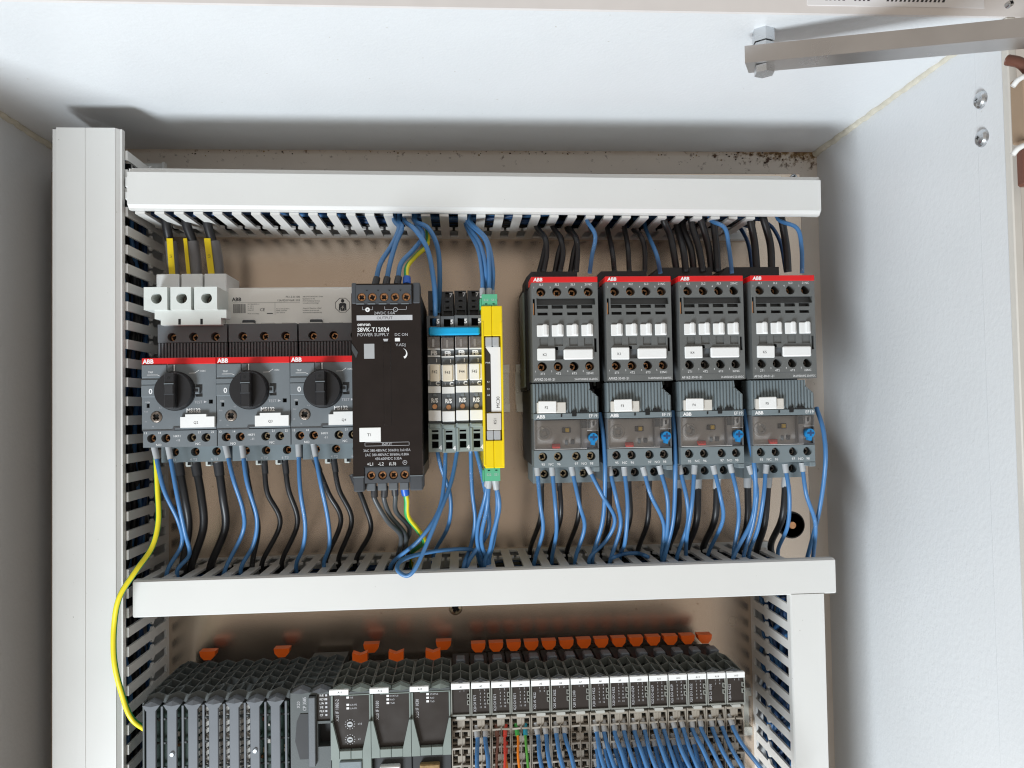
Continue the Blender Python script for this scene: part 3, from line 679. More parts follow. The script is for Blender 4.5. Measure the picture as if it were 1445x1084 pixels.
for xa, xb in ((-20.6, -14.2), (13.1, 20.8)): MB().box(xa, xb, -105.3, -104.7, -54.9, -54.3, 'grey').build('edge_trim', ps)
st_ = MB().box(-16.7, -3.9, -105.6, -105.02, -33.5, -25.0, 'white_label', .2).build('sticker', ps)
lettering(st_, [('T1', -12.0, -30.2, 1.7, K)], -105.68)
MB().box(-13.4, -7.2, -105.12, -105.0, 16.6, 25.6, 'ferrule_grey').build('code_patch', ps)
m = MB(); y = -105.07
m.box(-17.6, 15.9, y, y+.04, 39.8, 42.9, 'print_grey'); m.text('OUTPUT', -.8, 40.4, 1.7, y-.03, 'print_black', 'c')
m.text('24VDC 5.0A', -.8, 43.4, 1.7, y, 'print_grey', 'c')
m.text('omron', -17.2, 36.5, 2.0, y, bold=.02); m.text('S8VK-T12024', -17.2, 33.0, 2.5, y, bold=.015, sx=.95); m.text('POWER SUPPLY', -17.2, 30.2, 1.9, y, 'print_grey')
m.text('DC ON', 5.2, 30.2, 1.7, y, 'print_grey'); m.box(5.2, 8.2, y, y+.04, 26.9, 29.0, 'print_white'); m.text('V.ADJ', 5.6, 24.0, 1.7, y, 'print_grey')
m.prism([(-1.9, 28.5), (1.2, 28.5), (.7, 27.0), (-1.4, 27.0)], y, y+.04, 'print_grey')
arc = [(9.2+3.4*math.cos(a), 19.3+3.4*math.sin(a)) for a in [math.radians(q) for q in range(72, -62, -12)]]; arc2 = [(9.2+(3.3-1.3*(k/11))*math.cos(a), 19.3+(3.3-1.3*(k/11))*math.sin(a)) for k, a in enumerate([math.radians(q) for q in range(72, -62, -12)])]
n = len(arc); m.add([(a, y, b_) for a, b_ in arc+arc2], [(i, i+1, n+i+1, n+i) for i in range(n-1)], 'print_white')
for xa, xb, xc in ((-14.2, -7.8, -11), (-.8, 12.5, 5.8)):
    for q in ((xa, xb, 46.2, 46.4), (xa, xa+.2, 46.2, 48.2), (xb-.2, xb, 46.2, 48.2)): m.box(q[0], q[1], y, y+.03, q[2], q[3], 'print_grey')
m.cyl((-11, y, 46.3), 1.4, -.03, 'print_white'); m.cyl((5.8, y, 46.3), 1.4, -.03, 'print_grey'); m.cyl((5.8, y-.03, 46.3), 1.05, -.03, 'psu_face')
m.text('+', -11, 45.5, 1.5, y-.06, 'print_black', 'c', bold=.03); m.text('-', 5.8, 45.5, 1.8, y-.09, 'print_grey', 'c')
for q in ((-13.6, 13.0, -34.2, -34.0), (-13.6, 13.0, -36.2, -36.0), (-13.6, -13.4, -36.2, -34.0), (12.8, 13.0, -36.2, -34.0)): m.box(q[0], q[1], y, y+.03, q[2], q[3], 'print_grey')
m.text('INPUT', -.3, -35.9, 1.5, y-.03, 'print_grey', 'c')
m.text('3AC 380-480VAC 50/60Hz 3x0.45A', -.4, -39.6, 1.55, y, 'print_grey', 'c', sx=.86); m.text('2AC 380-480VAC 50/60Hz 0.80A', -.4, -42.2, 1.55, y, 'print_grey', 'c', sx=.86); m.text('450-600VDC 0.35A', .4, -44.6, 1.55, y, 'print_grey', 'c', sx=.9)
m.text('+L1', -12.4, -47.9, 1.9, y); m.text('-L2', -5.8, -47.9, 1.9, y); m.text('(L3)', .8, -47.9, 1.9, y)
for rr, q in ((1.35, 'print_grey'), (1.1, 'psu_face')): m.cyl((10.2, y-(.03 if rr < 1.2 else 0), -46.4), rr, -.03, q)
m.box(10.1, 10.3, y-.1, y-.06, -46.4, -45.6, 'print_grey'); m.box(9.5, 10.9, y-.1, y-.06, -46.6, -46.4, 'print_grey')
m.build('lettering', ps)
m = MB(); m.box(-1.9, 2.6, -105.35, -104.9, -24, 26, 'psu_face', .2); m.build('centre_rib', ps)
m = MB(); m.prism([(-20.72, 26), (-17.0, 20.5), (-18.2, 17.0), (-20.72, 22)], -105.4, -100, 'grey_wire'); m.build('side_latch', ps)

# ================================================================== four electronic fuses, blue link
def fuse(i, mark):
    dz = (-.5 if i == 1 else 0)
    r_ = thing('fuse_module', 'slim grey electronic circuit protector marked %s beside the power supply' % mark, 'circuit protector', (175.4+8.72*i, 0, dz), 'slim protector modules')
    w = 8.45
    MB().box(.2, w, -60, -7.6, -60, 42, 'dark', .4).build('housing', r_)
    m = MB(); m.face(.1, w-.6, 23.6, 43.0, -62.5, 'dark', rects=[(2.8, 5.2, 39.0, 42.4, 3), (2.7, 5.4, 35.4, 36.8, 3), (2.9, 5.2, 31.4, 32.8, 3), (1.5, 7.0, 24.6, 30.0, 5, 'black')]); m.box(.1, w-.6, -62.5, -50, 23.6, 43.0, 'dark', skip='f'); m.build('rear_terminal_deck', r_)
    m = MB(); m.face(.05, w, 10.4, 23.4, -88, 'grey_mid', rects=[(2.0, 6.2, 16.8, 21.8, 8)]); m.box(.05, w, -88, -58, 10.4, 23.4, 'grey_mid', skip='f'); m.build('upper_terminal', r_)
    m = MB(); m.box(.15, w-.15, -86.8, -58, -44.4, 10.2, 'grey_mid', .3); m.build('body', r_)
    m = MB(); m.box(.3, w-.3, -90.2, -87.0, 2.6, 10.0, 'clear_smoke', .4); m.build('hinged_cover', r_)
    m = MB(); m.box(3.2, 4.6, -88.0, -86.9, 3.6, 8.4, 'zinc'); m.build('clamp_spring', r_)
    for za, zb_ in ((1.9, 2.7), (-2.6, -1.8), (-25.4, -21.2)): MB().box(.3, w-.3, -88.3, -86.7, za, zb_, 'white', .15).build('white_bar', r_)
    MB().box(.2, w-.2, -88.6, -86.5, -17.4, -7.2, 'white', .4).build('rocker', r_)
    q = MB(); xo = (1.6, .9, 1.2, .4)[i]; q.box(xo, xo+6.2, -90.0, -88.6, -17.8+(i == 0)*-.4, -7.4, 'cream_label' if i < 3 else 'white_label', .4); lq = q.build('marker', r_)
    lettering(lq, [(mark, xo+3.0, -13.2, 1.9, opt(K, al='c', sx=.9))], -90.1)
    m = MB(); m.face(.2, w-.2, -36.2, -25.6, -87.2, 'grey_mid', rects=[(2.4, 6.2, -36.0, -32.0, 1.2)]); m.box(3.2, 5.6, -87.9, -86, -30.0+2.4, -25.8, 'grey', .2); bd = m.build('signal_panel', r_)
    m = MB(); m.cyl((4.3, -86.2, -34.0), 1.7, -1.3, 'copper' if i < 3 else 'brass', 'y', 1.5); m.build('push_button', r_)
    MB().box(.25, w-.25, -89.4, -86.5, -43.0, -36.4, 'white_label', .35).build('blank_label', r_)
    m = MB(); m.face(.05, w, -62.6, -44.6, -88, 'fuse_light', rects=[(2.2, 6.4, -50.0, -48.8, 4), (2.2, 6.4, -54.8, -51.2, 7), (2.2, 6.4, -60.2, -55.9, 9)]); m.box(.05, w, -88, -55, -62.6, -44.6, 'fuse_light', skip='f'); m.box(.05, 1.6, -88.8, -88, -62.4, -47.6, 'fuse_light', .2); m.box(.6, 7.9, -89.0, -88, -47.4, -45.0, 'fuse_light', .4); m.build('lower_terminal', r_)
    m = MB(); y = -87.28
    m.text('FB', 4.3, -1.4, 2.7, -87.0, bold=.05, al='c'); m.text('I', 5.6, -6.0, 2.2, -87.0, bold=.03); m.text('C', 5.0, -20.6, 2.4, -87.0, bold=.05); m.text('%d' % min(3, i+1), 1.8, -20.2, 1.8, -87.0, 'print_grey'); m.text('R/S', 4.3, -31.4, 2.6, y-.6, bold=.04, al='c', sx=.85)
    m.text('4', 6.4, -61.2, 2.8, -88.1, bold=.03); m.text('5', 6.2, 18.4, 2.8, -88.1, bold=.03); m.text('7', 5.6, 39.2, 2.6, -62.6, bold=.03)
    m.build('lettering', r_)
for i, mk in enumerate(('F42', 'F43', 'F44', 'F45')): fuse(i, mk)
m = MB(); m.box(0, 32.2, -2.4, 0, 0, 5.2, 'cyan', .9)
for k in range(4): m.box(2.6+8.7*k, 5.2+8.7*k, -.2, 3.2, 1.4, 3.6, 'cyan')
tag(m.build('jumper_link', None, (176.6, -88.2, 10.7)), 'bright blue bridging jumper laid across the four slim protectors', 'jumper')

# ================================================================== yellow safety relay
sr = thing('safety_relay', 'narrow yellow safety relay with green plugs and KS1 label', 'safety relay', (216.0, 0, -22))
m = MB(); m.box(-6.4, 6.4, -95, -7.6, -50, 49, 'yellow', .8); m.build('housing', sr)
m = MB(); m.box(-6.4, -5.0, -100.4, -94, -49, 40, 'yellow', .4); m.box(5.2, 6.5, -100.4, -94, -49, 40, 'yellow', .4); m.build('front_rails', sr)
m = MB(); m.box(-6.4, -.05, -100, -94, 31, 49.7, 'yellow', .4); m.box(.05, 6.5, -100, -94, 31, 49.7, 'yellow', .4); m.build('upper_latch', sr)
m = MB(); m.box(-5.6, -.05, -100, -94, -50.5, -33.5, 'yellow', .4); m.box(.05, 6.5, -100, -94, -50.5, -33.5, 'yellow', .4); m.build('lower_latch', sr)
m = MB(); m.prism([(-4.2, 24), (-1.2, 19.4), (-1.2, -16), (-4.2, -16)], -98.9, -95, 'plc_window'); m.build('indicator_window', sr)
m = MB(); m.prism([(-4.2, 24.2), (5.0, 24.2), (5.0, -16), (-1.1, -16), (-1.1, 19.6)], -99.0, -95, 'white'); fp = m.build('front_panel', sr)
for z0, z1 in ((24.4, 30.6), (-33.2, -27.2)):
    for x in (-4.2, .2): MB().box(x, x+4.2, -99.6, -95, z0, z1, 'ferrule_grey', .5).build('test_port', sr)
q = MB().box(-4.0, 4.8, -100.2, -98.5, -27.0, -16.6, 'offwhite', .3).build('marker', sr)
m = MB(); m.text('KS1', .9, -21.8, 1.7, -100.3, 'print_black', 'c', rot=math.pi/2); m.build('lettering', q)
m = MB(); m.text('MC30', 3.0, -10.0, 2.0, -99.1, 'print_black', 'c', rot=math.pi/2)
for st, z in (('PWR', 14.0), ('K1', 2.2), ('K2', -2.2), ('A2', -6.0)): m.text(st, -2.8, z, 1.0, -99.05, 'print_white', 'c')
m.build('lettering', fp)
for z0, z1, tx in ((49.8, 57.0, ('S12', 'S11')), (-58.5, -50.6, ('S22', 'S21'))):
    m = MB(); zz = (z0+z1)/2
    m.face(-6.0, 3.6, z0, z1, -99, 'green_plug', rects=[(-4.0, -2.6, (z0+.9 if z0 > 0 else z1-1.6), (z0+1.6 if z0 > 0 else z1-.9), 2), (.6, 2.0, (z0+.9 if z0 > 0 else z1-1.6), (z0+1.6 if z0 > 0 else z1-.9), 2)]); m.box(-6.0, 3.6, -99, -88, z0, z1, 'green_plug', skip='f'); pg = m.build('plug', sr)
    lettering(pg, [(tx[0], -3.3, zz-.6, 1.4, opt(G, al='c')), (tx[1], 1.2, zz-.6, 1.4, opt(G, al='c'))], -99.08)
    MB().box(-7.0, -6.0, -92, -70, z0-1, z1-1.5, 'green_plug', .3).build('rear_plug', sr)

# ================================================================== contactors and overload relays
def contactor(i, mark, typ, big):
    X = 241.7+47.3*i
    r_ = thing('contactor', 'grey contactor with red top stripe marked %s above overload relay %s' % (mark, mark.replace('K', 'F')) if mark != 'K1' else 'grey contactor with red top stripe marked K1 above overload relay F3', 'contactor', (X, 0, 0), 'contactors in a row')
    MB().box(-1.4, 43.6, -60, -7.6, -24, 47, 'black_soft', .5).build('base', r_)
    MB().box(.2, 42.0, -80, -57, -19, 43, 'grey_mid', .4).build('arc_housing', r_)
    MB().box(-3.0, -1.4, -58, -30, -22, 42, 'plc_light', .4).build('side_rib', r_)
    # black cable entry on top
    m = MB()
    if big:
        m.prism([(-9, 46), (-9, 53), (-3.5, 58.5), (33.5, 58.5), (33.5, 46)], -58, -28, 'black')
    else:
        m.prism([(-.6, 44), (-.6, 51.5), (3, 55.5), (34, 55.5), (34, 44)], -62, -30, 'black_soft')
    ce = m.build('cable_entry', r_)
    if not big:
        for x in (8, 21.5, 31): MB().box(x-2.2, x+2.6, -62.4, -60, 46, 52, 'hole').build('entry_opening', ce)
    hx = (6.1, 16.2, 26.3, 36.3)
    m = MB()
    rc = [(3.1, 40.6, 29.0, 33.3, 4.5, 'grey_mid')]+[(3.2+9.45*k, 10.4+9.45*k, 26.6, 28.9, 4.5, 'grey_mid') for k in range(4)]
    rc += [(3.6+9.45*k, 10.1+9.45*k, 22.4, 24.3, 4, 'black_soft') for k in range(4)]
    rc += [(.7, 2.1, 22.6, 33.0, 4), (39.4, 41.0, -1.2, 7.6, 4), (14.2, 16.4, .3, 2.4, 4), (14.6, 19.4, -5.6, .2, 2, 'grey_mid')]
    rc += [(4.6+9.45*k, 10.0+9.45*k, 2.9, 8.0, .8, 'grey_contactor') for k in range(4)]
    m.face(0, 42.3, -19.8, 43.3, -91.6, 'grey_contactor', rects=rc, rounds=[(x, 37.4, 3.05, 9) for x in hx]+[(x, -10.0, 3.05, 9) for x in hx])
    m.box(0, 42.3, -91.6, -80.5, -19.8, 43.3, 'grey_contactor', skip='f'); fp = m.build('front_plate', r_)
    MB().box(-.1, 42.3, -92.0, -70, 43.35, 46.9, 'red', .25).build('red_stripe', r_)
    for x in hx:
        screw(r_, x+random.uniform(-.8, .8), -84.6, 37.2, 2.5, 'copper'); screw(r_, x+random.uniform(-.8, .8), -84.6, -10.2, 2.5, 'copper' if not big else 'screw_dark')
    MB().box(.9, 1.5, -91.0, -88, 22.8, 30.2, 'copper').build('side_contact', r_)
    for k in range(4):
        m = MB(); x = 3.0+9.45*k
        m.box(x, x+7.4, -92.6, -89, 9.0, 16.2, 'white', .3); m.box(x+3.4, x+6.6, -94.0, -92.4, 9.2, 16.8, 'white', .7); m.build('contact_carrier', r_)
    q = MB().box(2.9, 14.3, -93.2, -91.4, -6.1, 1.5, 'white_label', .4).build('marker', r_); q.rotation_euler = (0, random.uniform(-.025, .025), 0)
    lettering(q, [(mark, 7.6, -3.4, 1.6, opt(K, al='c'))], -93.28)
    MB().box(19.6, 38.4, -93.4, -91.4, -5.8, .8, 'white_label', .7).build('blank_marker', r_)
    m = MB(); y = -91.68
    for x, st, sb, n1, n2 in zip(hx, ('1L1', '3L2', '5L3', '21NC'), ('2T1', '4T2', '6T3', '22NC'), '1345', '1345'):
        m.text(st, x, 41.3, 1.35, y, al='c', slant=.1); m.text(sb, x, -15.2, 1.35, y, al='c'); m.text(n1, x-4.6, 39.6, 1.1, y); m.text(n2, x-4.6, -13.6, 1.1, y)
    m.text(typ, .8, -18.9, 1.55, y, sx=.9); m.text('24-60V50/60HZ 20-60VDC', 41.3, -18.9, 1.3, y, al='r', sx=.72)
    m.box(.3, 42, y, y+.04, -16.1, -15.95, 'grey_mid'); m.build('lettering', r_)
    lettering(r_, [('ABB', 1.2, 44.0, 2.2, dict(bold=.035, slant=.12))], -92.08, 'brand_lettering')
    return r_
def overload(i, mark, dial):
    X = 241.9+47.3*i
    r_ = thing('overload_relay', 'grey overload relay with clear window and blue knob marked %s' % mark, 'overload relay', (X, 0, 0), 'overload relays in a row')
    MB().box(-.4, 42.6, -71, -7.6, -73.5, -24, 'black_soft', .6).build('rear_housing', r_)
    # ribbed shoulder with its cut-off corner
    m = MB(); m.prism([(0, -39.6), (41.8, -39.6), (41.8, -29.4), (36.8, -25.0), (36.2, -20.6), (0, -20.6)], -86.6, -70, 'grey_blue')
    for k in range(20):
        x = .2+2.09*k; top = -20.7 if x < 35.2 else -25.0-(x+1.1-36.8)*.9
        m.box(x, x+1.2, -87.5, -86.6, -39.4, top, 'grey_blue', .25)
    m.build('ribbed_shoulder', r_)
    MB().box(0, 41.8, -88, -70, -43.4, -39.7, 'grey_blue', .3).build('name_strip', r_)
    m = MB(); m.box(24.6, 27.4, -88.5, -87.6, -41.8, -38.0, 'hole', .2); m.box(29.5, 34.5, -88.5, -87.6, -39.6, -37.8, 'hole', .2); m.box(17.4, 18.2, -88.4, -87.8, -42.0, -40.2, 'hole'); m.build('latch_slots', r_)
    q = MB(); q.box(2.2, 20.6, -89.6, -86.5, -39.4, -32.6, 'offwhite', .3); lb_ = q.build('marker_carrier', r_)
    q = MB(); q.box(3.6, 15.0, -91.0, -89.5, -39.2, -31.6, 'white_label', .4); lq = q.build('marker', r_); lq.rotation_euler = (0, random.uniform(-.018, .018), 0)
    lettering(lq, [(mark, 8.6, -36.6, 1.6, opt(K, al='c'))], -91.1)
    # setting window
    m = MB(); m.face(0, 41.8, -63.0, -43.5, -86.2, 'grey_mid', rects=[(.8, 41.0, -62.2, -44.2, 3.0, 'zinc_board')], wall='grey_mid'); m.box(0, 41.8, -86.2, -60, -63, -43.5, 'grey_mid', skip='f'); wn = m.build('setting_recess', r_)
    d_ = MB(); d_.cyl((7.2, -83.2, -52.4), 5.0, -.7, 'zinc_board', 'y', 4.6, 28); d_.build('dial_ring', wn)
    s_ = screw(wn, 7.2, -85.0, -52.4, 3.3, 'ferrule_grey', .2, 'setting_dial'); s_.rotation_euler = (0, dial, 0)
    m = MB(); m.box(18.6, 24.2, -84.4, -83.1, -52.2, -48.8, 'plc_window', .3); m.box(20.4, 22.9, -86.4, -84.3, -51.8, -49.2, 'amber', .3); m.build('trip_button', wn)
    MB().box(11.8, 17.0, -86.6, -83.1, -61.9, -59.0, 'red_flag', .3).build('stop_button', wn)
    m = MB(); m.box(24.0, 26.4, -84.4, -83.1, -59.6, -56.6, 'dark', .2); m.box(20.4, 22.2, -84.2, -83.1, -60.0, -56.8, 'grey', .2); m.build('test_slider', wn)
    m = MB(); m.box(31.0, 37.0, -83.8, -83.1, -49.4, -44.6, 'grey_mid', .2); m.box(38.4, 39.6, -84.0, -83.1, -48.0, -45.4, 'black', .2); m.build('mode_block', wn)
    k = MB(); k.cyl((37.9, -84.5, -55.4), 3.15, -4.6, 'knob_blue', 'y', 2.85, 24); k.prism([(36.6, -60.0), (38.6, -60.4), (39.2, -58.0), (36.4, -58.0)], -88.6, -85, 'knob_blue')
    kb = k.build('reset_knob', r_); kb2 = MB(); kb2.box(35.7, 40.1, -89.35, -88.9, -55.9, -54.9, 'navy_wire'); kb2.box(37.4, 38.4, -89.36, -88.9, -57.2, -53.6, 'navy_wire'); kb2.build('cross_slot', kb)
    m = MB(); m.box(.4, 34.0, -87.6, -86.9, -62.6, -43.7, 'clear', .25); m.box(34.1, 41.4, -87.6, -86.9, -51.0, -43.7, 'clear', .25); m.build('clear_cover', r_)
    m = MB(); m.box(30.2, 30.6, -87.7, -83, -62.4, -44.0, 'clear', .1); m.build('cover_rib', r_)
    m = MB(); y = -83.06
    m.text('TRIP CLASS', 15.6, -45.8, 1.3, y, 'print_white', sx=.9, bold=.03); m.text('10E 10 20 30', 14.8, -48.0, 1.2, y, 'print_white', sx=.9, bold=.03); m.text('TEST', 22.4, -56.0, 1.4, y, 'print_white', sx=.8, bold=.03); m.text('AUTO', 33.0, -61.8, .9, y-.1, 'print_white'); m.text('MAN', 37.6, -61.8, .9, y-.1, 'print_white')
    for st, a in (('0.8', 150), ('1.0', 105), ('1.3', 60), ('1.6', -15), ('0.63', 225), ('1.9', -60)): m.text(st, 7.2+7.0*math.cos(math.radians(a))-1.0, -52.9+6.6*math.sin(math.radians(a)), .95, y, 'print_white')
    m.prism([(5.2, -48.2), (5.2, -50.2), (7.0, -49.2)], y-2.2, y-2.1, 'print_white'); m.cyl((3.2, y, -49.4), .55, -.05, 'print_white')
    m.build('dial_lettering', wn)
    m = MB(); m.text('ABB', 1.8, -42.7, 2.1, -88.08, bold=.035); m.text('EF19', 40.8, -42.6, 2.0, -88.08, al='r', bold=.0); m.build('brand_lettering', r_)
    # control terminals
    hx = (5.7, 15.5, 27.1, 36.6)
    m = MB(); m.face(0, 41.6, -74.0, -63.1, -86.8, 'grey_blue', rounds=[(x, -67.2, 2.95, 7) for x in hx]); m.box(0, 41.6, -86.8, -55, -74.0, -63.1, 'grey_blue', skip='f'); ct = m.build('control_terminal', r_)
    for x in hx: screw(ct, x-.3, -82.6, -67.2, 2.7, 'brass' if i < 1 else 'screw_dark')
    lettering(ct, [('95', 5.7, -72.7, 1.6, opt(W, al='c')), ('NC', 10.8, -72.7, 1.6, opt(W, al='c')), ('96', 15.7, -72.7, 1.6, opt(W, al='c')), ('97', 27.0, -72.7, 1.6, opt(W, al='c')), ('NO', 32.0, -72.7, 1.6, opt(W, al='c')), ('98', 36.7, -72.7, 1.6, opt(W, al='c'))], -86.88)
    m = MB(); m.box(38.0, 42.0, -86.6, -60, -77.2, -74.1, 'grey_blue', .4); m.build('side_lug', r_)
    m = MB(); m.face(.8, 40.5, -85.7, -74.1, -68, 'grey_blue', rounds=[(x, -79.8, 2.95, 8) for x in (8.5, 21.6, 34.6)]); m.box(.8, 40.5, -68, -30, -85.7, -74.1, 'grey_blue', skip='f'); lt = m.build('load_terminal', r_)
    for x in (8.5, 21.6, 34.6): screw(lt, x-.3, -63, -79.8, 2.7, 'brass' if i < 1 else 'screw_dark')
    return r_
for i, (mk, tp, big) in enumerate((('K2', 'AF09Z-30-01-21', 0), ('K1', 'AF09Z-30-01-21', 0), ('K4', 'AF16Z-30-01-21', 1), ('K5', 'AF16Z-30-01-21', 1))): contactor(i, mk, tp, big)
for i, mk in enumerate(('F2', 'F3', 'F4', 'F5')): overload(i, mk, .5+.4*i)

# ================================================================== controller row
def wbuild(m, name, parent, rootloc): return m.build(name, parent, tuple(-q for q in rootloc))
def lattice(m, x0, cols, pitch, y0, y1, rows, z, mt, bar=.8, lift=2.2):
    """open chevron grille on a module's top: long bars plus zig-zag cross bars, really open between"""
    for k in range(cols+1): m.box(x0+k*pitch-bar/2, x0+k*pitch+bar/2, y0, y1, z-4, z, mt)
    for k in range(cols): m.box(x0+(k+.5)*pitch-bar/2, x0+(k+.5)*pitch+bar/2, y0, y1, z-4, z+lift*.6, mt)
    for j in range(rows+1):
        y = y0+(y1-y0)*j/rows
        for k in range(cols):
            a = x0+k*pitch; c = a+pitch/2; e = a+pitch
            for (xa, za), (xb, zb_) in (((a, z), (c, z+lift)), ((c, z+lift), (e, z))):
                m.add([(xa, y-.5, za-5), (xb, y-.5, zb_-5), (xb, y-.5, zb_), (xa, y-.5, za), (xa, y+.5, za-5), (xb, y+.5, zb_-5), (xb, y+.5, zb_), (xa, y+.5, za)],
                      [(0, 1, 2, 3), (7, 6, 5, 4), (3, 2, 6, 7), (0, 4, 5, 1)], mt)
def roof_prow(m, x0, w, y, z, mt):
    """small pitched prow where a top grille meets the front"""
    m.add([(x0, y, z), (x0+w, y, z), (x0+w/2, y, z+2.3), (x0, y+6, z+.4), (x0+w, y+6, z+.4), (x0+w/2, y+6, z+2.9), (x0+w/2, y-1.2, z-.6)],
          [(0, 6, 2), (6, 1, 2), (0, 2, 5, 3), (2, 1, 4, 5), (0, 3, 4, 1), (0, 1, 6)], mt)

# --- supply / processor block with ventilated front
RP = (44, 0, -264.5)
cp = thing('controller_block', 'large dark controller block with ventilated ribbed front in the lower row', 'controller', RP)
wbuild(MB().box(1.5, 87, -70, -7.6, -308, -222, 'black_soft', .5), 'inner_housing', cp, RP)
m = MB(); lattice(m, 1.3, 7, 12.3, -82, -24, 5, -208.5, 'plc'); wbuild(m, 'top_grille', cp, RP)
for i in range(7):
    x = 1.0+12.35*i
    m = MB(); m.box(x+1.7, x+7.5, -88, -86, -308, -212.4, 'plc_front', .4); roof_prow(m, x-.4, 10.4, -88, -212.2, 'plc_front'); 
    m.prism([(x-.4, -212.2), (x+10.0, -212.2), (x+7.5, -215.4), (x+1.7, -215.4)], -88.4, -85.5, 'plc_front')
    wbuild(m, 'front_rib', cp, RP)
    m = MB(); m.box(x+10.1, x+11.5, -87.4, -86, -308, -213.2, 'plc_front', .2); wbuild(m, 'thin_bar', cp, RP)
for z in (-222.5, -237.0, -252.0): wbuild(MB().box(1.5, 87, -83.6, -82.2, z-.5, z+.5, 'plc'), 'cross_rail', cp, RP)
wbuild(MB().box(.2, 1.5, -87, -10, -308, -210.5, 'plc', .3), 'side_cheek', cp, RP)
# circuit boards and braided heat straps glimpsed between the ribs
m = MB(); m.box(2, 32, -80, -78, -305, -216, 'pcb'); wbuild(m, 'circuit_board', cp, RP)
m = MB(); m.box(66, 86, -80, -78, -305, -216, 'pcb'); wbuild(m, 'circuit_board', cp, RP)
for cx in (33.2, 37.6, 45.4, 49.8, 57.6, 62.2):
    m = MB()
    for k in range(16):
        z = -217-k*4.4; o = .5*(k % 2)
        m.add([(cx-1.9, -80.5, z-3.4), (cx+1.7, -82, z-1.2+o), (cx+1.7, -82, z+1.5+o), (cx-1.9, -80.5, z-.6)], [(0, 1, 2, 3)], 'braid')
        m.box(cx-1.7, cx+1.2, -80, -78.5, z-2.2, z+.6, 'braid')
    tag(wbuild(m, 'heat_strap', cp, RP), None, None, kind='stuff')
m = MB()
for k in range(46):
    x = random.choice([random.uniform(4, 30), random.uniform(67, 84)]); z = random.uniform(-300, -218); s_ = random.uniform(.6, 1.6)
    m.box(x, x+s_*1.4, -81.5, -80, z, z+s_*2, random.choice(['copper', 'brass', 'black', 'offwhite', 'brown_wire']))
tag(wbuild(m, 'board_components', cp, RP), None, None, kind='stuff')
for px, py in ((243, 1064.5), (360, 1059.5)):
    p = atY(px, py, -88); mm_ = MB().cyl((p[0], -88, p[2]), 1.7, -1.0, 'zinc', 'y', 1.2, 16); wbuild(mm_, 'screw', cp, RP)
def latch(root, rl, xc, y, z, w=10.2, h_=6.0, notch=False):
    m = MB()
    if notch: m.prism([(xc-w/2, z), (xc-w/2, z-h_+1.8), (xc, z-h_), (xc+w/2, z-h_+1.8), (xc+w/2, z), (xc, z-1.8)][::-1], y-1.5, y+5, 'orange')
    else: m.prism([(xc-w/2, z), (xc+w/2, z), (xc+w/2-.6, z-h_*.55), (xc+w*.22, z-h_), (xc-w*.22, z-h_), (xc-w/2+.6, z-h_*.55)], y-1.5, y+6, 'orange')
    return wbuild(m, 'release_latch', root, rl)
for px in (293.5, 398): p = atY(px, 918, -18); latch(cp, RP, p[0], -18, -201.6, 11)
# card slot and lamp panel section
m = MB(); m.face(88.6, 113.0, -308, -208.8, -87, 'plc', rects=[(108.0-8.0, 108.0-4.0, -252, -210.2, 3), (104.6, 112.6, -226.5, -210.0, 1.0, 'plc_window'), (105.2, 112.8, -242, -228, 8, 'black_soft')]); m.box(88.6, 113.0, -87, -8, -308, -208.8, 'plc', skip='f'); cs = wbuild(m, 'processor_section', cp, RP)
m = MB(); 
for k in range(2): roof_prow(m, 89.6+k*12, 10.6, -87, -208.6, 'plc_front')
lattice(m, 88.8, 2, 12.1, -80, -24, 5, -207.5, 'plc'); wbuild(m, 'top_grille', cp, RP)
wbuild(MB().box(99.8, 104.0, -89.5, -84, -253, -211, 'grey_mid', .4), 'memory_card', cp, RP)
m = MB(); m.prism([(92.4, -226), (94.4, -221.5), (99.4, -221.5), (99.4, -249), (94.2, -249), (91.4, -238)], -87.4, -86, 'black_soft'); wbuild(m, 'battery_hatch', cp, RP)
m = MB(); m.text('X20', 94.4, -218.0, 1.9, -87.1, 'print_grey', 'l', rot=math.pi/2, sx=.9); m.text('CP 3585', 98.2, -219.6, 2.1, -87.1, 'print_grey', 'l', rot=math.pi/2, sx=.8)
for k, st in enumerate(('R/E', 'RDY', 'L/A', 'S/E', 'PLK', 'CF')): m.text(st, 106.2, -211.8-2.4*k, 1.3, -86.1, 'print_white'); m.box(109.6, 110.8, -86.1, -86.05, -211.8-2.4*k, -210.6-2.4*k, 'print_grey')
wbuild(m, 'lettering', cp, RP)

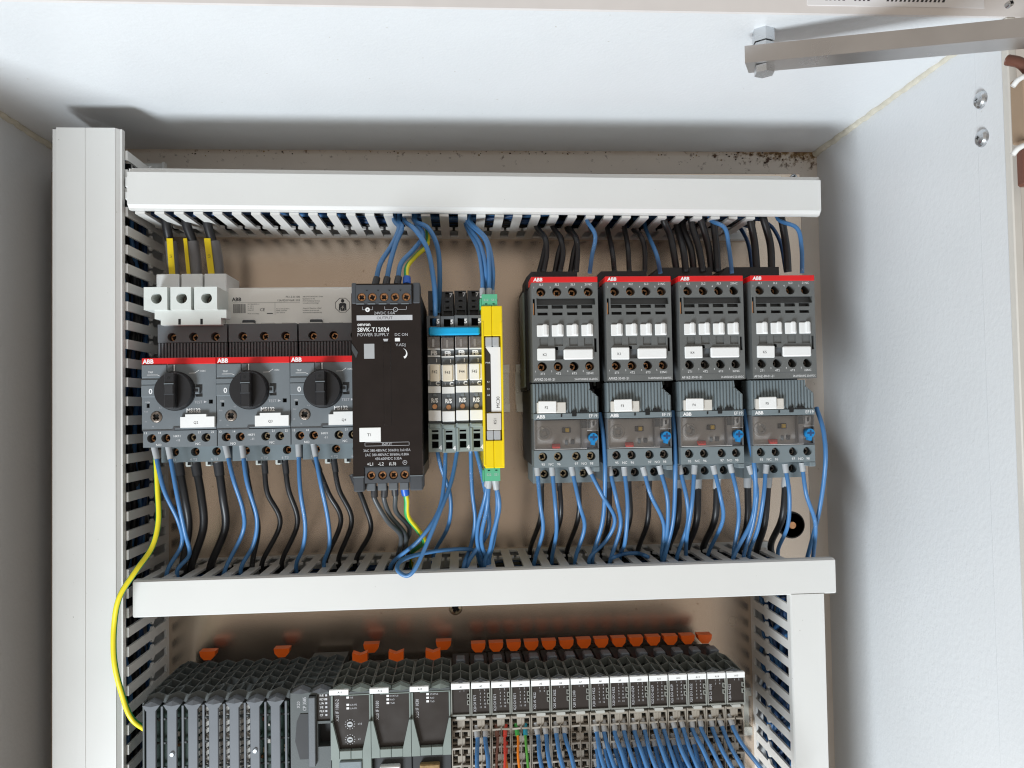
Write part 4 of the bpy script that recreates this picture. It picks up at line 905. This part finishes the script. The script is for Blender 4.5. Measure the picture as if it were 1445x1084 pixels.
# --- three interface modules
def interface(i, mark, typ, dials):
    X = 113.3+24.55*i; rl = (X+12.2, 0, -264.5)
    r_ = thing('interface_module', 'dark interface module with pale tapering frame and white tag %s' % mark, 'controller module', rl, 'interface modules')
    def bd(m, n): return wbuild(m, n, r_, rl)
    bd(MB().box(X+.3, X+24.3, -80, -7.6, -308, -216, 'plc', .4), 'housing')
    m = MB(); lattice(m, X+.5, 2, 11.8, -82, -40, 3, -207.4, 'plc_grille', .8); bd(m, 'top_grille')
    m = MB()
    for k in range(2): roof_prow(m, X+.6+k*11.9, 11.4, -88, -208.4, 'plc_light')
    bd(m, 'prow')
    bd(MB().box(X+.4, X+24.2, -88, -78, -211.0, -208.6, 'plc', .3), 'brow')
    # window bordered by pale frame, tapering cheeks
    m = MB(); m.prism([(X+1.4, -211), (X+23.2, -211), (X+23.2, -226.6), (X+19.4, -243.8), (X+5.2, -243.8), (X+1.4, -226.6)][::-1], -87.2, -80, 'plc_window'); bd(m, 'window')
    m = MB(); m.box(X+.2, X+1.3, -88.4, -80, -226.6, -211, 'plc_light', .25); m.box(X+23.3, X+24.4, -88.4, -80, -226.6, -211, 'plc_light', .25); m.box(X+5.5, X+24.3, -88.4, -80, -211.2, -210.5, 'plc_light', .2); bd(m, 'frame')
    m = MB(); m.prism([(X+.2, -226.6), (X+1.3, -226.6), (X+5.2, -243.8), (X+5.2, -249), (X+.2, -249)], -90.5, -80, 'plc_light'); m.prism([(X+24.4, -226.6), (X+24.4, -249), (X+19.4, -249), (X+19.4, -243.8), (X+23.3, -226.6)], -90.5, -80, 'plc_light'); bd(m, 'cheeks')
    bd(MB().box(X+5.25, X+12.2, -90.2, -80, -249, -243.85, 'plc_light', .3), 'lower_lip'); bd(MB().box(X+12.4, X+19.35, -90.2, -80, -249, -243.85, 'plc_light', .3), 'lower_lip')
    if i == 0: bd(MB().box(X+.2, X+24.4, -88, -80, -308, -249.2, 'plc_light', .4), 'lower_cover'); bd(MB().box(X+5.0, X+18.6, -89.4, -86, -300, -250.6, 'grey_blue', .6), 'connector_flap')
    else: bd(MB().box(X+.2, X+24.4, -84, -78, -308, -249.2, 'black_soft', .4), 'lower_recess'); bd(MB().box(X+4.8, X+17.2, -88, -82, -300, -255.6, 'paper' if i == 1 else 'dirt_pale', .6), 'connector')
    q = bd(MB().box(X-.7, X+11.0, -89.6, -87.6, -210.2, -207.0, 'white_label', .2), 'tag')
    m = MB(); m.text(mark, X+5.6, -209.2, 1.2, -89.7, 'print_black', 'c'); m.build('lettering', q, tuple(0 for _ in rl))
    m = MB(); m.text(typ, X+4.6, -227.0, 1.9, -87.28, 'print_grey', 'l', rot=math.pi/2, sx=.86)
    for k, st in enumerate(('S/E', '', 'L/A IF2', 'L/A IF1') if dials else ('STATUS', 'RxD', 'TxD')):
        if st: m.box(X+9.4, X+11.0, -87.28, -87.24, -213.3-2.2*k, -212.1-2.2*k, 'print_white'); m.text(st, X+11.8, -213.3-2.2*k, 1.0, -87.28, 'print_grey')
    bd(m, 'lettering')
    if dials:
        for z, t_ in ((-229.0, 'x16'), (-238.3, 'x1')):
            m = MB(); m.cyl((X+11.4, -87.2, z), 1.9, -.6, 'ferrule_grey', 'y', 1.7, 20); m.box(X+10.4, X+12.4, -88.0, -87.75, z-.25, z+.25, 'hole')
            for k in range(12): a = k*math.pi/6; m.box(X+11.4+2.9*math.cos(a)-.22, X+11.4+2.9*math.cos(a)+.22, -87.3, -87.2, z+2.9*math.sin(a)-.22, z+2.9*math.sin(a)+.22, 'print_grey')
            m.text(t_, X+16.2, z-.5, 1.2, -87.28, 'print_grey'); bd(m, 'rotary_switch')
    p = atY((508, 559, 611)[i], 918, -38); latch(r_, rl, p[0], -38, -200.4, 10, 7.6, True)
    if i != 1: p = atY((524, 0, 626)[i], 908, -18); latch(r_, rl, p[0], -18, -200.8, 11)
for i, (mk, ty, dl) in enumerate((('A11', 'X20 IF 1082-2', 1), ('A12', 'X20 IF 1030', 0), ('A13', 'X20 IF 1030', 0))): interface(i, mk, ty, dl)

# --- fifteen narrow input/output slices
IO_T = ['', 'X20 DI 9371', 'X20 DI 9371', 'X20 DI 9371', 'X20 AI 4622', 'X20 AO 2622', 'X20 PS 2100', 'X20 DO 9322', 'X20 DO 6322', 'X20 DO 6529', 'X20 DO 6529', 'X20 DO 6529', 'X20 DO 6322', 'X20 CS 1030', 'X20 AI 4222']
PW = 12.5
def io_x(i): return 186.9+PW*i
# shared geometry, local to each slice's centre line
m = MB(); m.box(-5.9, 5.9, -78, -7.6, -43, 48, 'plc', .3); ME_H = m.mesh('housing')
m = MB(); lattice(m, -5.9, 1, 11.8, -84, -52, 2, 57.0, 'plc_grille', .8, 2.4); m.box(-3.2, 3.2, -48, -38, 54, 59.6, 'plc_front', .8); m.box(-5.8, 5.8, -52, -18, 48, 54.5, 'black_soft', .5); ME_L = m.mesh('top_grille')
m = MB(); roof_prow(m, -5.6, 11.2, -88, 56.4, 'plc_front'); ME_P = m.mesh('prow')
m = MB(); m.box(-6.05, -5.3, -88.6, -78, 37.8, 56, 'plc_frame', .15); m.box(5.3, 6.05, -88.6, -78, 37.8, 56, 'plc_frame', .15); m.box(-5.3, 5.3, -88.5, -78, 37.8, 38.8, 'plc_frame', .15)
for z in (50.0, 46.0):
    m.box(3.9, 5.3, -88.7, -87, z+.9, z+1.4, 'plc_frame'); m.box(3.9, 5.3, -88.7, -87, z-1.4, z-.9, 'plc_frame'); m.box(3.9, 4.3, -88.7, -87, z-.9, z+.9, 'plc_frame')
ME_F = m.mesh('frame')
m = MB(); m.box(-5.3, 5.3, -87.4, -78, 38.8, 56, 'plc_window'); ME_W = m.mesh('window')
m = MB(); m.box(-5.9, 5.7, -89.4, -87, 54.6, 58.2, 'white_label', .2); ME_T = m.mesh('tag')
m = MB(); m.prism([(-2.8, 37.2), (-2.3, 37.6), (2.3, 37.6), (2.8, 37.2), (2.8, 36.2), (2.3, 35.8), (-2.3, 35.8), (-2.8, 36.2)][::-1], -88.6, -82, 'plc_tab'); ME_O = m.mesh('eject_tab')
def term_mesh():
    m = MB(); m.box(-6.0, 6.0, -74, -20, -43, 35.2, 'hole')
    for x in (-6.05, 5.35): m.box(x, x+.7, -85, -74, -43, 35.4, 'plc_term', .15)
    m.box(-.45, .45, -84.5, -74, -43, 35.4, 'plc_term', .1); m.box(-5.4, 5.4, -86, -74, 33.9, 35.4, 'plc_term', .2)
    for k in range(7):
        z = 33.6-10.8*k
        m.box(-2.4, 2.4, -84.3, -74, z-5.2, z-.2, 'plc_term', .3)
        for s_ in (-1, 1):
            xa, xb = sorted((s_*5.3, s_*2.3))
            m.box(xa, xb, -83.0, -74, z-1.0, z, 'plc_term', .2); m.box(xa, xb, -82.4, -74, z-4.9, z-3.7, 'plc_term', .2)
            m.box(xa+.5, xb-.5, -79, -74, z-3.7, z-1.0, 'grey_blue', .2)
            # chevron bracket above each wire entry
            m.add([(s_*.45, -86, z-5.4), (s_*5.4, -85, z-6.0), (s_*5.4, -85, z-7.2), (s_*.45, -86, z-6.4), (s_*.45, -76, z-5.4), (s_*5.4, -76, z-6.0)], [(0, 1, 2, 3), (0, 4, 5, 1)], 'plc_term')
            m.box(s_*4.0, s_*5.35, -83.5, -74, z-10.4, z-7.0, 'plc_term', .2)
            m.box(s_*.5, s_*1.3, -83.5, -74, z-10.4, z-7.0, 'plc_term', .2)
    return m.mesh('terminal_block')
ME_TB = term_mesh()
m = MB(); m.prism([(-5.1, 6.2), (5.1, 6.2), (4.6, 2.8), (2.2, 0), (-2.2, 0), (-4.6, 2.8)], -1.5, 6, 'orange'); ME_OR = m.mesh('release_latch')
for i in range(15):
    X = io_x(i)+6.25; mk = 'A%d' % (i+1)
    pf = '' if i else 'blank '
    r_ = thing('io_module', 'slim %scontroller slice with white tag %s in the lower row' % (pf, mk), 'controller module', (X, 0, -264.5), 'slim controller slices')
    for nm, me in (('housing', ME_H), ('top_grille', ME_L), ('prow', ME_P), ('frame', ME_F), ('window', ME_W), ('eject_tab', ME_O), ('terminal_block', ME_TB)): link(nm, me, r_, (0, 0, 0))
    t_ = link('tag', ME_T, r_, (0, 0, 0)); lettering(t_, [(mk, 0, 55.5, 1.1, opt(K, al='c'))], -89.48)
    m = MB()
    if i:
        m.text(IO_T[i], -3.0, 39.6, 1.75, -87.48, 'print_grey', 'l', rot=math.pi/2, sx=.82)
        rows = {4: 2, 5: 1, 6: 1, 13: 2, 14: 1}.get(i, 6)
        for k in range(rows): m.text('%d' % (2*k+1), -.6, 52.4-2.1*k, 1.1, -87.48, 'print_grey'); m.text('%d' % (2*k+2), 2.0, 52.4-2.1*k, 1.1, -87.48, 'print_grey')
    else: m.text('r', -.6, 52.4, 1.0, -87.48, 'print_grey'); m.text('l', 2.0, 52.4, 1.0, -87.48, 'print_grey')
    m.build('lettering', r_)
    if i: link('release_latch', ME_OR, r_, (0, -26, 57.5))

# ================================================================== wiring
def wpath(pts):
    out = []
    for p in pts:
        if isinstance(p, Vector): out.append(p)
        elif p[2] == 'L':                      # through a slot of the middle duct (its top at z = -140)
            q = atZ(p[0], p[1], -138.0); out += [q, q+Vector((random.uniform(-3, 3), 2, -13))]
        elif p[2] == 'U':                      # through a slot of the top duct (its underside at z = 92)
            q = atZ(p[0], p[1], 91.0+(2.2-.0045*max(0, p[0]-180)))
            if q.y < -61: q = atZ(p[0], p[1], 91.0); q = Vector((q.x, -61, 91.0))
            out += [q, q+Vector((random.uniform(-3, 3), 3, 13))]
        else: out.append(atY(*p))
    return out
def jig(P, k):
    return [P[0]]+[p+Vector((random.uniform(-k, k), random.uniform(-k, k), 0)) for p in P[1:-2]]+P[-2:]
def wire(label, pts, col='blue_wire', r_=1.35, ferr=None, name='control_wire', stripe=None, cat='wire', fl=6.0, fr=None, ferr2=None, n=10):
    P = wpath(pts); base = P[0].copy()
    if len(P) > 4: P = jig(P, .8)
    m = MB(); m.tube([p-base for p in P], r_, col, n=n, stripe=stripe)
    o = tag(m.build(name, None, base), label, cat)
    for which, fm in ((0, ferr), (-1, ferr2)):
        if not fm: continue
        a, b_ = (P[0], P[1]) if which == 0 else (P[-1], P[-2])
        d_ = (b_-a).normalized(); fr_ = fr or r_*1.45
        f_ = MB(); f_.tube([a-base-d_*1.5, a-base+d_*fl*.5, a-base+d_*fl], fr_, fm, n=12, r_end=fr_*.93); f_.build('ferrule', o)
    return o
PE = ('pe_green', (0, 1, 2, 3))

# --- under the motor breakers
wire('green and yellow earth wire curving over the tall left duct to the controller', [(220, 640, -70), (221, 690, -70), (222, 735, -70), (214, 772, -73), (190, 806, -82), (171, 842, -84), (162, 885, -83), (163, 935, -82), (172, 985, -80), (186, 1014, -78), (206, 1030, -72)], 'pe_yellow', 1.75, None, 'earth_wire', ('pe_green', (0, 1, 2, 6, 7, 8, 9)))
brk = [('Q2', 0, ((218, 633), (232, 690), (252, 735), (257, 768), (236, 806)), ((238, 633), (250, 700), (262, 750), (266, 782), (250, 806))),
       ('Q3', 1, ((319, 632), (329, 675), (344, 720), (342, 752), (318, 803)), ((342, 632), (349, 680), (362, 730), (358, 768), (340, 802))),
       ('Q4', 2, ((421, 630), (423, 690), (430, 740), (428, 772), (418, 797)), ((443, 630), (452, 680), (463, 730), (466, 768), (457, 796)))]
for mk, i, a, b_ in brk:
    for tn, q in (('first auxiliary', a), ('second auxiliary', b_)):
        wire('blue wire from the %s terminal of breaker %s down into the duct' % (tn, mk), [(*q[0], -72), (*q[1], -74), (*q[2], -66), (*q[3], -56), (*q[4], 'L')], 'blue_wire', 1.35, 'ferrule_grey', fl=7)
pw = [('Q2', 'T1', 2.5, ((252, 655), (260, 705), (266, 745), (258, 800))), ('Q2', 'T2', 2.6, ((276, 655), (282, 700), (289, 745), (270, 798))), ('Q2', 'T3', 2.6, ((308, 655), (313, 700), (317, 745), (298, 796))),
      ('Q3', 'T1', 1.7, ((345, 652), (353, 700), (366, 745), (356, 796))), ('Q3', 'T2', 1.7, ((373, 652), (378, 695), (395, 738), (370, 794))), ('Q3', 'T3', 1.7, ((402, 652), (408, 690), (421, 738), (398, 792))),
      ('Q4', 'T1', 1.7, ((445, 650), (462, 695), (480, 735), (460, 790))), ('Q4', 'T2', 1.7, ((471, 650), (478, 690), (496, 735), (478, 788))), ('Q4', 'T3', 1.7, ((498, 672), (516, 712), (524, 748), (504, 786)))]
for mk, tn, rr, q in pw:
    wire('%s black power cable leaving the %s load terminal of breaker %s' % ('thick' if rr > 2 else 'thin', {'T1': 'first', 'T2': 'second', 'T3': 'third'}[tn], mk), [(*q[0], -50), (*q[1], -50), (*q[2], -44), (*q[3], 'L')], 'black_wire', rr, 'ferrule_black', 'power_cable', fl=8, fr=rr*1.3, cat='cable')
# --- power supply
for k, (q, u_) in enumerate((((528, 690), [(545, 735, -90), (566, 757, -72), (560, 788, 'L')]), ((543, 690), [(552, 728, -88), (572, 756, -68), (568, 787, 'L')]), ((557, 688), [(558, 722, -86), (578, 745, -66), (572, 768, -50), (576, 784, 'L')]))):
    wire('dark grey supply cable on the %s input screw of the black power supply' % ('first', 'second', 'third')[k], [(*q, -97)]+[(q[0], q[1]+14, -96)]+u_, 'grey_wire', 1.5, 'ferrule_black', 'power_cable', fl=5, fr=2.2, cat='cable')
wire('green and yellow earth wire from the power supply input down to the duct', [(571, 690, -97), (572, 706, -95), (577, 728, -88), (591, 748, -72), (598, 765, -55), (580, 782, 'L')], 'pe_yellow', 1.7, 'ferrule_blue', 'earth_wire', ('pe_green', (5, 6, 7, 8)), fl=4, fr=2.6)
for k, q in enumerate((((530, 400), (537, 372), (552, 346), (562, 322), (554, 304)), ((545, 400), (549, 372), (560, 344), (566, 322), (560, 303)), ((561, 399), (567, 372), (584, 352), (598, 332), (584, 303)))):
    wire('%s blue output wire from the power supply top up into the duct' % ('first', 'second', 'third')[k], [(*q[0], -98), (*q[1], -94), (*q[2], -84), (*q[3], -74), (*q[4], 'U')], 'blue_wire', 1.55, 'ferrule_black', fl=4, fr=2.3)
wire('green and yellow earth wire from the power supply top into the duct', [(574, 399, -98), (575, 378, -92), (586, 362, -80), (602, 345, -66), (603, 322, 'U')], 'pe_yellow', 1.55, 'ferrule_blue', 'earth_wire', ('pe_green', (1, 2, 3, 4)), fl=4, fr=2.5)
# --- slim protectors and safety relay
wire('blue wire rising from protector F42 upper socket, front one', [(613, 462, -80), (613, 430, -92), (611, 395, -92), (604, 352, -86), (588, 325, -79), (568, 303, 'U')], 'blue_wire', 1.6)
wire('blue wire rising from protector F42 upper socket, rear one', [(618, 440, -62), (619, 400, -74), (617, 352, -78), (603, 322, -76), (582, 303, 'U')], 'blue_wire', 1.6)
wire('blue wire from protector F42 swinging right then into the cross duct', [(616, 632, -72), (624, 660, -70), (636, 700, -62), (633, 742, -50), (612, 782, 'L')], 'blue_wire', 1.35)
wire('blue wire from protector F43 swinging left into the cross duct', [(629, 632, -72), (628, 680, -74), (618, 722, -76), (590, 762, -76), (552, 797, 'L')], 'blue_wire', 1.35)
wire('blue wire from protector F44 looping out over the cross duct edge', [(646, 632, -72), (636, 680, -78), (621, 725, -84), (602, 770, -88), (588, 802, -90), (573, 813, -90), (562, 804, -87), (566, 791, -80), (592, 782, -70), (630, 776, -62), (668, 776, -56), (676, 790, 'L')], 'blue_wire', 1.35)
wire('blue wire hanging straight from protector F45 into the cross duct', [(664, 632, -72), (667, 690, -68), (670, 735, -60), (664, 770, -52), (655, 796, 'L')], 'blue_wire', 1.35)
wire('blue wire slanting from protector F45 past the yellow relay', [(671, 632, -72), (681, 670, -72), (690, 715, -70), (688, 752, -62), (660, 795, 'L')], 'blue_wire', 1.5)
for k, (q, rr) in enumerate(((((689, 676), (684, 705), (674, 740), (673, 768), (682, 792)), 1.35), (((690, 678), (688, 715), (679, 752), (680, 772), (688, 793)), 1.35), (((700, 678), (703, 712), (701, 745), (696, 770), (690, 792)), 1.5), (((699, 680), (704, 715), (697, 755), (690, 775), (684, 794)), 1.35))):
    wire('%s blue wire from the lower green plug of the yellow relay' % ('first', 'second', 'third', 'fourth')[k], [(*q[0], -94), (*q[1], -90), (*q[2], -76), (*q[3], -64), (*q[4], 'L')], 'blue_wire', rr, 'ferrule_grey', fl=5, fr=2.1)
for k, q in enumerate((((681, 416), (680, 385), (675, 350), (657, 316)), ((684, 418), (684, 380), (677, 345), (659, 314)), ((690, 416), (692, 378), (684, 340), (660, 312)), ((694, 418), (696, 380), (688, 338), (663, 311)))):
    wire('%s blue wire from the upper green plug of the yellow relay' % ('first', 'second', 'third', 'fourth')[k], [(*q[0], -94-(k % 2)*-6), (*q[1], -90), (*q[2], -78), (*q[3], 'U')], 'blue_wire', 1.4, 'ferrule_grey', fl=4, fr=1.9)
# --- contactor feeds
feeds = [('K2', 1.85, [((761, 384), (768, 358), (771, 338), (757, 320)), ((767, 384), (772, 358), (768, 336), (759, 321))], [((783, 384), (789, 358), (793, 338), (780, 320)), ((790, 384), (793, 358), (790, 336), (781, 320))], [((805, 384), (811, 358), (815, 338), (803, 320)), ((813, 384), (816, 358), (812, 336), (800, 322))]),
         ('K1', 1.75, [((867, 384), (864, 355), (857, 322))], [((888, 384), (886, 350), (881, 320))], [((910, 384), (911, 352), (904, 332), (894, 324))]),
         ('K4', 2.35, [((955, 384), (952, 358), (945, 332), (934, 312)), ((968, 384), (964, 352), (955, 318))], [((979, 384), (975, 352), (963, 318)), ((992, 384), (986, 350), (976, 314))], [((1004, 384), (1000, 350), (986, 312)), ((1013, 384), (1011, 350), (1004, 312))]),
         ('K5', 2.5, [((1068, 384), (1065, 345), (1061, 308))], [((1089, 384), (1087, 345), (1080, 308))], [((1112, 384), (1110, 352), (1102, 310))])]
for mk, rr, *ph in feeds:
    for pi, lst in enumerate(ph):
        for k, q in enumerate(lst):
            pts = [(*q[0], -54-k*4)]+[(*s_, -56-k*2) for s_ in q[1:-1]]+[(*q[-1], 'U')]
            wire('%s black %scable into the %s line terminal of contactor %s' % ('thick' if rr > 2 else 'thin', ('front ' if k else 'rear ') if len(lst) > 1 else '', ('first', 'second', 'third')[pi], mk), pts, 'black_wire', rr, None, 'power_cable', cat='cable')
for mk, q in (('K2', ((832, 386), (836, 362), (841, 332), (834, 301))), ('K1', ((932, 386), (926, 358), (911, 322))), ('K4', ((1033, 386), (1030, 350), (1023, 322), (1011, 303))), ('K5', ((1132, 386), (1131, 350), (1123, 322), (1109, 303)))):
    wire('bright blue wire dropping from the top duct to terminal 21NC of contactor %s' % mk, [(*q[0], -70)]+[(*s_, -72) for s_ in q[1:-1]]+[(*q[-1], 'U')], 'blue_wire', 1.4)
wire('dark blue wire bowing behind the left black cable of contactor K5', [(1062, 384, -30), (1056, 345, -26), (1044, 321, -20), (1036, 316, -14)], 'navy_wire', 1.4)
wire('dark blue wire bowing between two black cables of contactor K5', [(1109, 384, -34), (1102, 345, -30), (1092, 324, -24), (1084, 316, -16)], 'navy_wire', 1.4)
# --- below the overload relays
ov = {'F2': (-68, [((758, 662), (764, 710), (766, 748), (755, 789)), ((779, 662), (783, 715), (786, 752), (779, 786)), ((807, 662), (817, 712), (824, 745), (812, 788)), ((830, 660), (848, 698), (866, 732), (857, 762), (832, 788))],
             1.65, [((764, 678), (763, 730), (748, 776)), ((789, 678), (791, 730), (777, 774)), ((817, 678), (816, 730), (801, 774))]),
      'F3': (-68, [((860, 662), (870, 705), (877, 742), (862, 788)), ((881, 662), (884, 715), (881, 765), (875, 782)), ((908, 662), (919, 698), (937, 740), (934, 784)), ((931, 660), (940, 702), (943, 745), (936, 783))],
             1.75, [((860, 680), (859, 735), (849, 772)), ((887, 680), (889, 730), (877, 775)), ((916, 680), (914, 735), (901, 774))]),
      'F4': (-68, [((959, 660), (968, 708), (970, 742), (956, 783)), ((980, 660), (978, 710), (971, 755), (968, 780)), ((1007, 660), (1016, 700), (1020, 735), (1001, 777)), ((1031, 658), (1041, 698), (1044, 735), (1035, 782))],
             2.35, [((957, 678), (956, 735), (943, 772)), ((985, 678), (983, 735), (970, 772)), ((1012, 678), (1009, 732), (993, 770))]),
      'F5': (-68, [((1058, 660), (1066, 690), (1064, 735), (1050, 782)), ((1081, 659), (1077, 705), (1068, 748), (1057, 780)), ((1108, 658), (1112, 698), (1110, 742), (1098, 776)), ((1132, 656), (1140, 698), (1151, 738), (1148, 782))],
             2.35, [((1055, 676), (1055, 735), (1045, 772)), ((1084, 676), (1079, 738), (1069, 772)), ((1109, 676), (1104, 730), (1088, 768))])}
for mk, (y0, bl, rr, bk) in ov.items():
    for tn, q in zip(('first', 'second', 'third', 'fourth'), bl):
        ys = [-76, -76, -66, -58][:len(q)-1]
        last = [(*q[-1], 'L')] if q[-1][0] < 1120 else [(*q[-1], -54), (q[-1][0]-6, 830, -40)]
        wire('blue wire from the %s control terminal of overload relay %s to the duct' % (tn, mk), [(*s_, y) for s_, y in zip(q[:-1], ys)]+last, 'blue_wire', 1.35, 'ferrule_grey', fl=4.5, fr=2.0)
    for k, q in enumerate(bk):
        wire('%s black cable from the %s load terminal under overload relay %s' % ('thick' if rr > 2 else 'thin', ('first', 'second', 'third')[k], mk), [(*q[0], -52), (*q[1], -50), (*q[2], 'L')], 'black_wire', rr, 'ferrule_black' if rr < 2 else 'ferrule_grey', 'power_cable', fl=7 if rr < 2 else 6, fr=rr*1.2, cat='cable')
for mk, q in (('F2', ((846, 583), (852, 620), (853, 670), (850, 735), (836, 787))), ('F3', ((949, 580), (953, 620), (953, 670), (949, 735), (938, 785))), ('F4', ((1050, 578), (1059, 620), (1065, 670), (1061, 730), (1036, 784))), ('F5', ((1152, 575), (1163, 610), (1165, 655), (1158, 720), (1140, 784)))):
    last = [(*q[4], 'L')] if mk != 'F5' else [(*q[4], -54), (1128, 830, -42)]
    wire('long blue wire passing down along the right side of overload relay %s' % mk, [(*q[0], -76), (*q[1], -82), (*q[2], -82), (*q[3], -66)]+last, 'blue_wire', 1.45)
wire('blue wire lying flat along the slots below overload relay F3', [atZ(862, 789, -150), atZ(862, 788, -138), atZ(880, 782, -137.4), atZ(902, 781, -137.6), atZ(914, 786, -139), atZ(916, 788, -152)], 'blue_wire', 1.4)

# --- wires plugged into the slim controller slices
def io_pt(i, s_, row, y=-81): return Vector((io_x(i)+6.25+s_*2.75, y, -264.5+33.6-10.8*row-8.4))
def io_wire(i, s_, row, col, fm, dx, label, bow=6, ln=60):
    a = io_pt(i, s_, row)+Vector((0, -2, 2.5))
    pts = [a, a+Vector((dx*.02, -4.5, -6.0)), a+Vector((dx*.15, -9-bow*.4, -15)), a+Vector((dx*.5, -10-bow, -32)), a+Vector((dx, -8, -ln))]
    thin = col in ('brown_wire', 'orange_wire', 'green_wire', 'red_wire')
    wire(label, pts, col, .85 if thin else 1.35, fm, fl=5.5, fr=1.5 if thin else 1.8)
lab = lambda i, s_, row: 'blue wire in %s socket of row %s on the slice tagged A%d' % ('left' if s_ < 0 else 'right', ('one', 'two', 'three')[row], i+1)
for i, dx in ((1, 0), (4, 9), (5, 12), (7, 12), (8, 14), (9, 14), (10, 16), (11, 18), (12, 20), (13, 24)):
    for s_ in (-1, 1):
        for row in range(1 if i in (1, 4, 5, 13) else 3):
            io_wire(i, s_, row, 'blue_wire', 'ferrule_grey', dx+random.uniform(-2, 2)-row*4, lab(i, s_, row), bow=7-row*2)
io_wire(14, -1, 0, 'blue_wire', 'ferrule_grey', 36, lab(14, -1, 0), bow=2)
io_wire(2, -1, 0, 'brown_wire', 'brown_wire', -2, 'brown wire in row one of the slice tagged A3')
io_wire(2, 1, 0, 'red_wire', 'red_wire', -6, 'red wire in row one of the slice tagged A3')
io_wire(2, 1, 1, 'orange_wire', 'red_wire', -3, 'orange wire in row two of the slice tagged A3')
io_wire(3, -1, 0, 'orange_wire', 'ferrule_green', 4, 'orange wire with green sleeve in the slice tagged A4')
io_wire(3, 1, 0, 'green_wire', 'ferrule_cyan', 2, 'green wire with blue sleeve in the slice tagged A4')

# --- three sleeved infeed cables with yellow markers
for k, (xa, xb, q) in enumerate((((-1.5), 8.0, (248, 312)), (13.0, 8.0, (270, 310)), (29.4, 8.0, (298, 310)))):
    X = (0.9, 16.0, 30.6)[k]
    top = atZ((240, 266, 292)[k], 309, 93.0)
    P = [Vector((X, -34, 55)), Vector((X, -36, 66)), Vector((X+(-.4, -1.2, -1.6)[k], -38, 80)), Vector((X+(-1.6, -3.2, -4.0)[k], -43, 92)), Vector((X+(-2.4, -4.8, -6.0)[k], -47, 108))]
    o = wire('thick black infeed cable with yellow marker, %s' % ('nearest the tall left duct', 'between its two neighbours', 'closest to the busbar print')[k], P, 'black_wire', 3.0, None, 'infeed_cable', cat='cable')
    base = P[0]
    m = MB(); m.tube([Vector((X, -34.4, 60))-base, Vector((X, -36.4, 70))-base, Vector((X+(-.4, -1.2, -1.6)[k], -38.2, 82))-base], 4.0, 'sleeve_clear', n=14, cap=False); m.build('clear_sleeve', o)
    xo = (.6, -3.6, -3.0)[k]
    wv = (2.0, 1.2, 2.1)[k]
    m = MB(); q0 = Vector((X+xo, -39.2, 59.4))-base; q1 = Vector((X+xo+(-.2, -.9, -1.5)[k], -43.0, 83))-base
    m.add([q0+Vector((-wv, 0, 0)), q0+Vector((wv, 0, 0)), q1+Vector((wv, 0, 0)), q1+Vector((-wv, 0, 0)), q0+Vector((-wv, .6, 0)), q0+Vector((wv, .6, 0)), q1+Vector((wv, .6, 0)), q1+Vector((-wv, .6, 0))], [(0, 1, 2, 3), (7, 6, 5, 4), (0, 3, 7, 4), (1, 5, 6, 2), (0, 4, 5, 1), (3, 2, 6, 7)], 'yellow'); mk_ = m.build('yellow_marker', o)
    if k != 1:
        m = MB(); md = (q0+q1)/2; m.text(('L1', '', 'L3')[k], md.x, md.z, 1.6, md.y-.35, 'print_black', 'c', rot=math.pi/2); m.build('lettering', mk_)
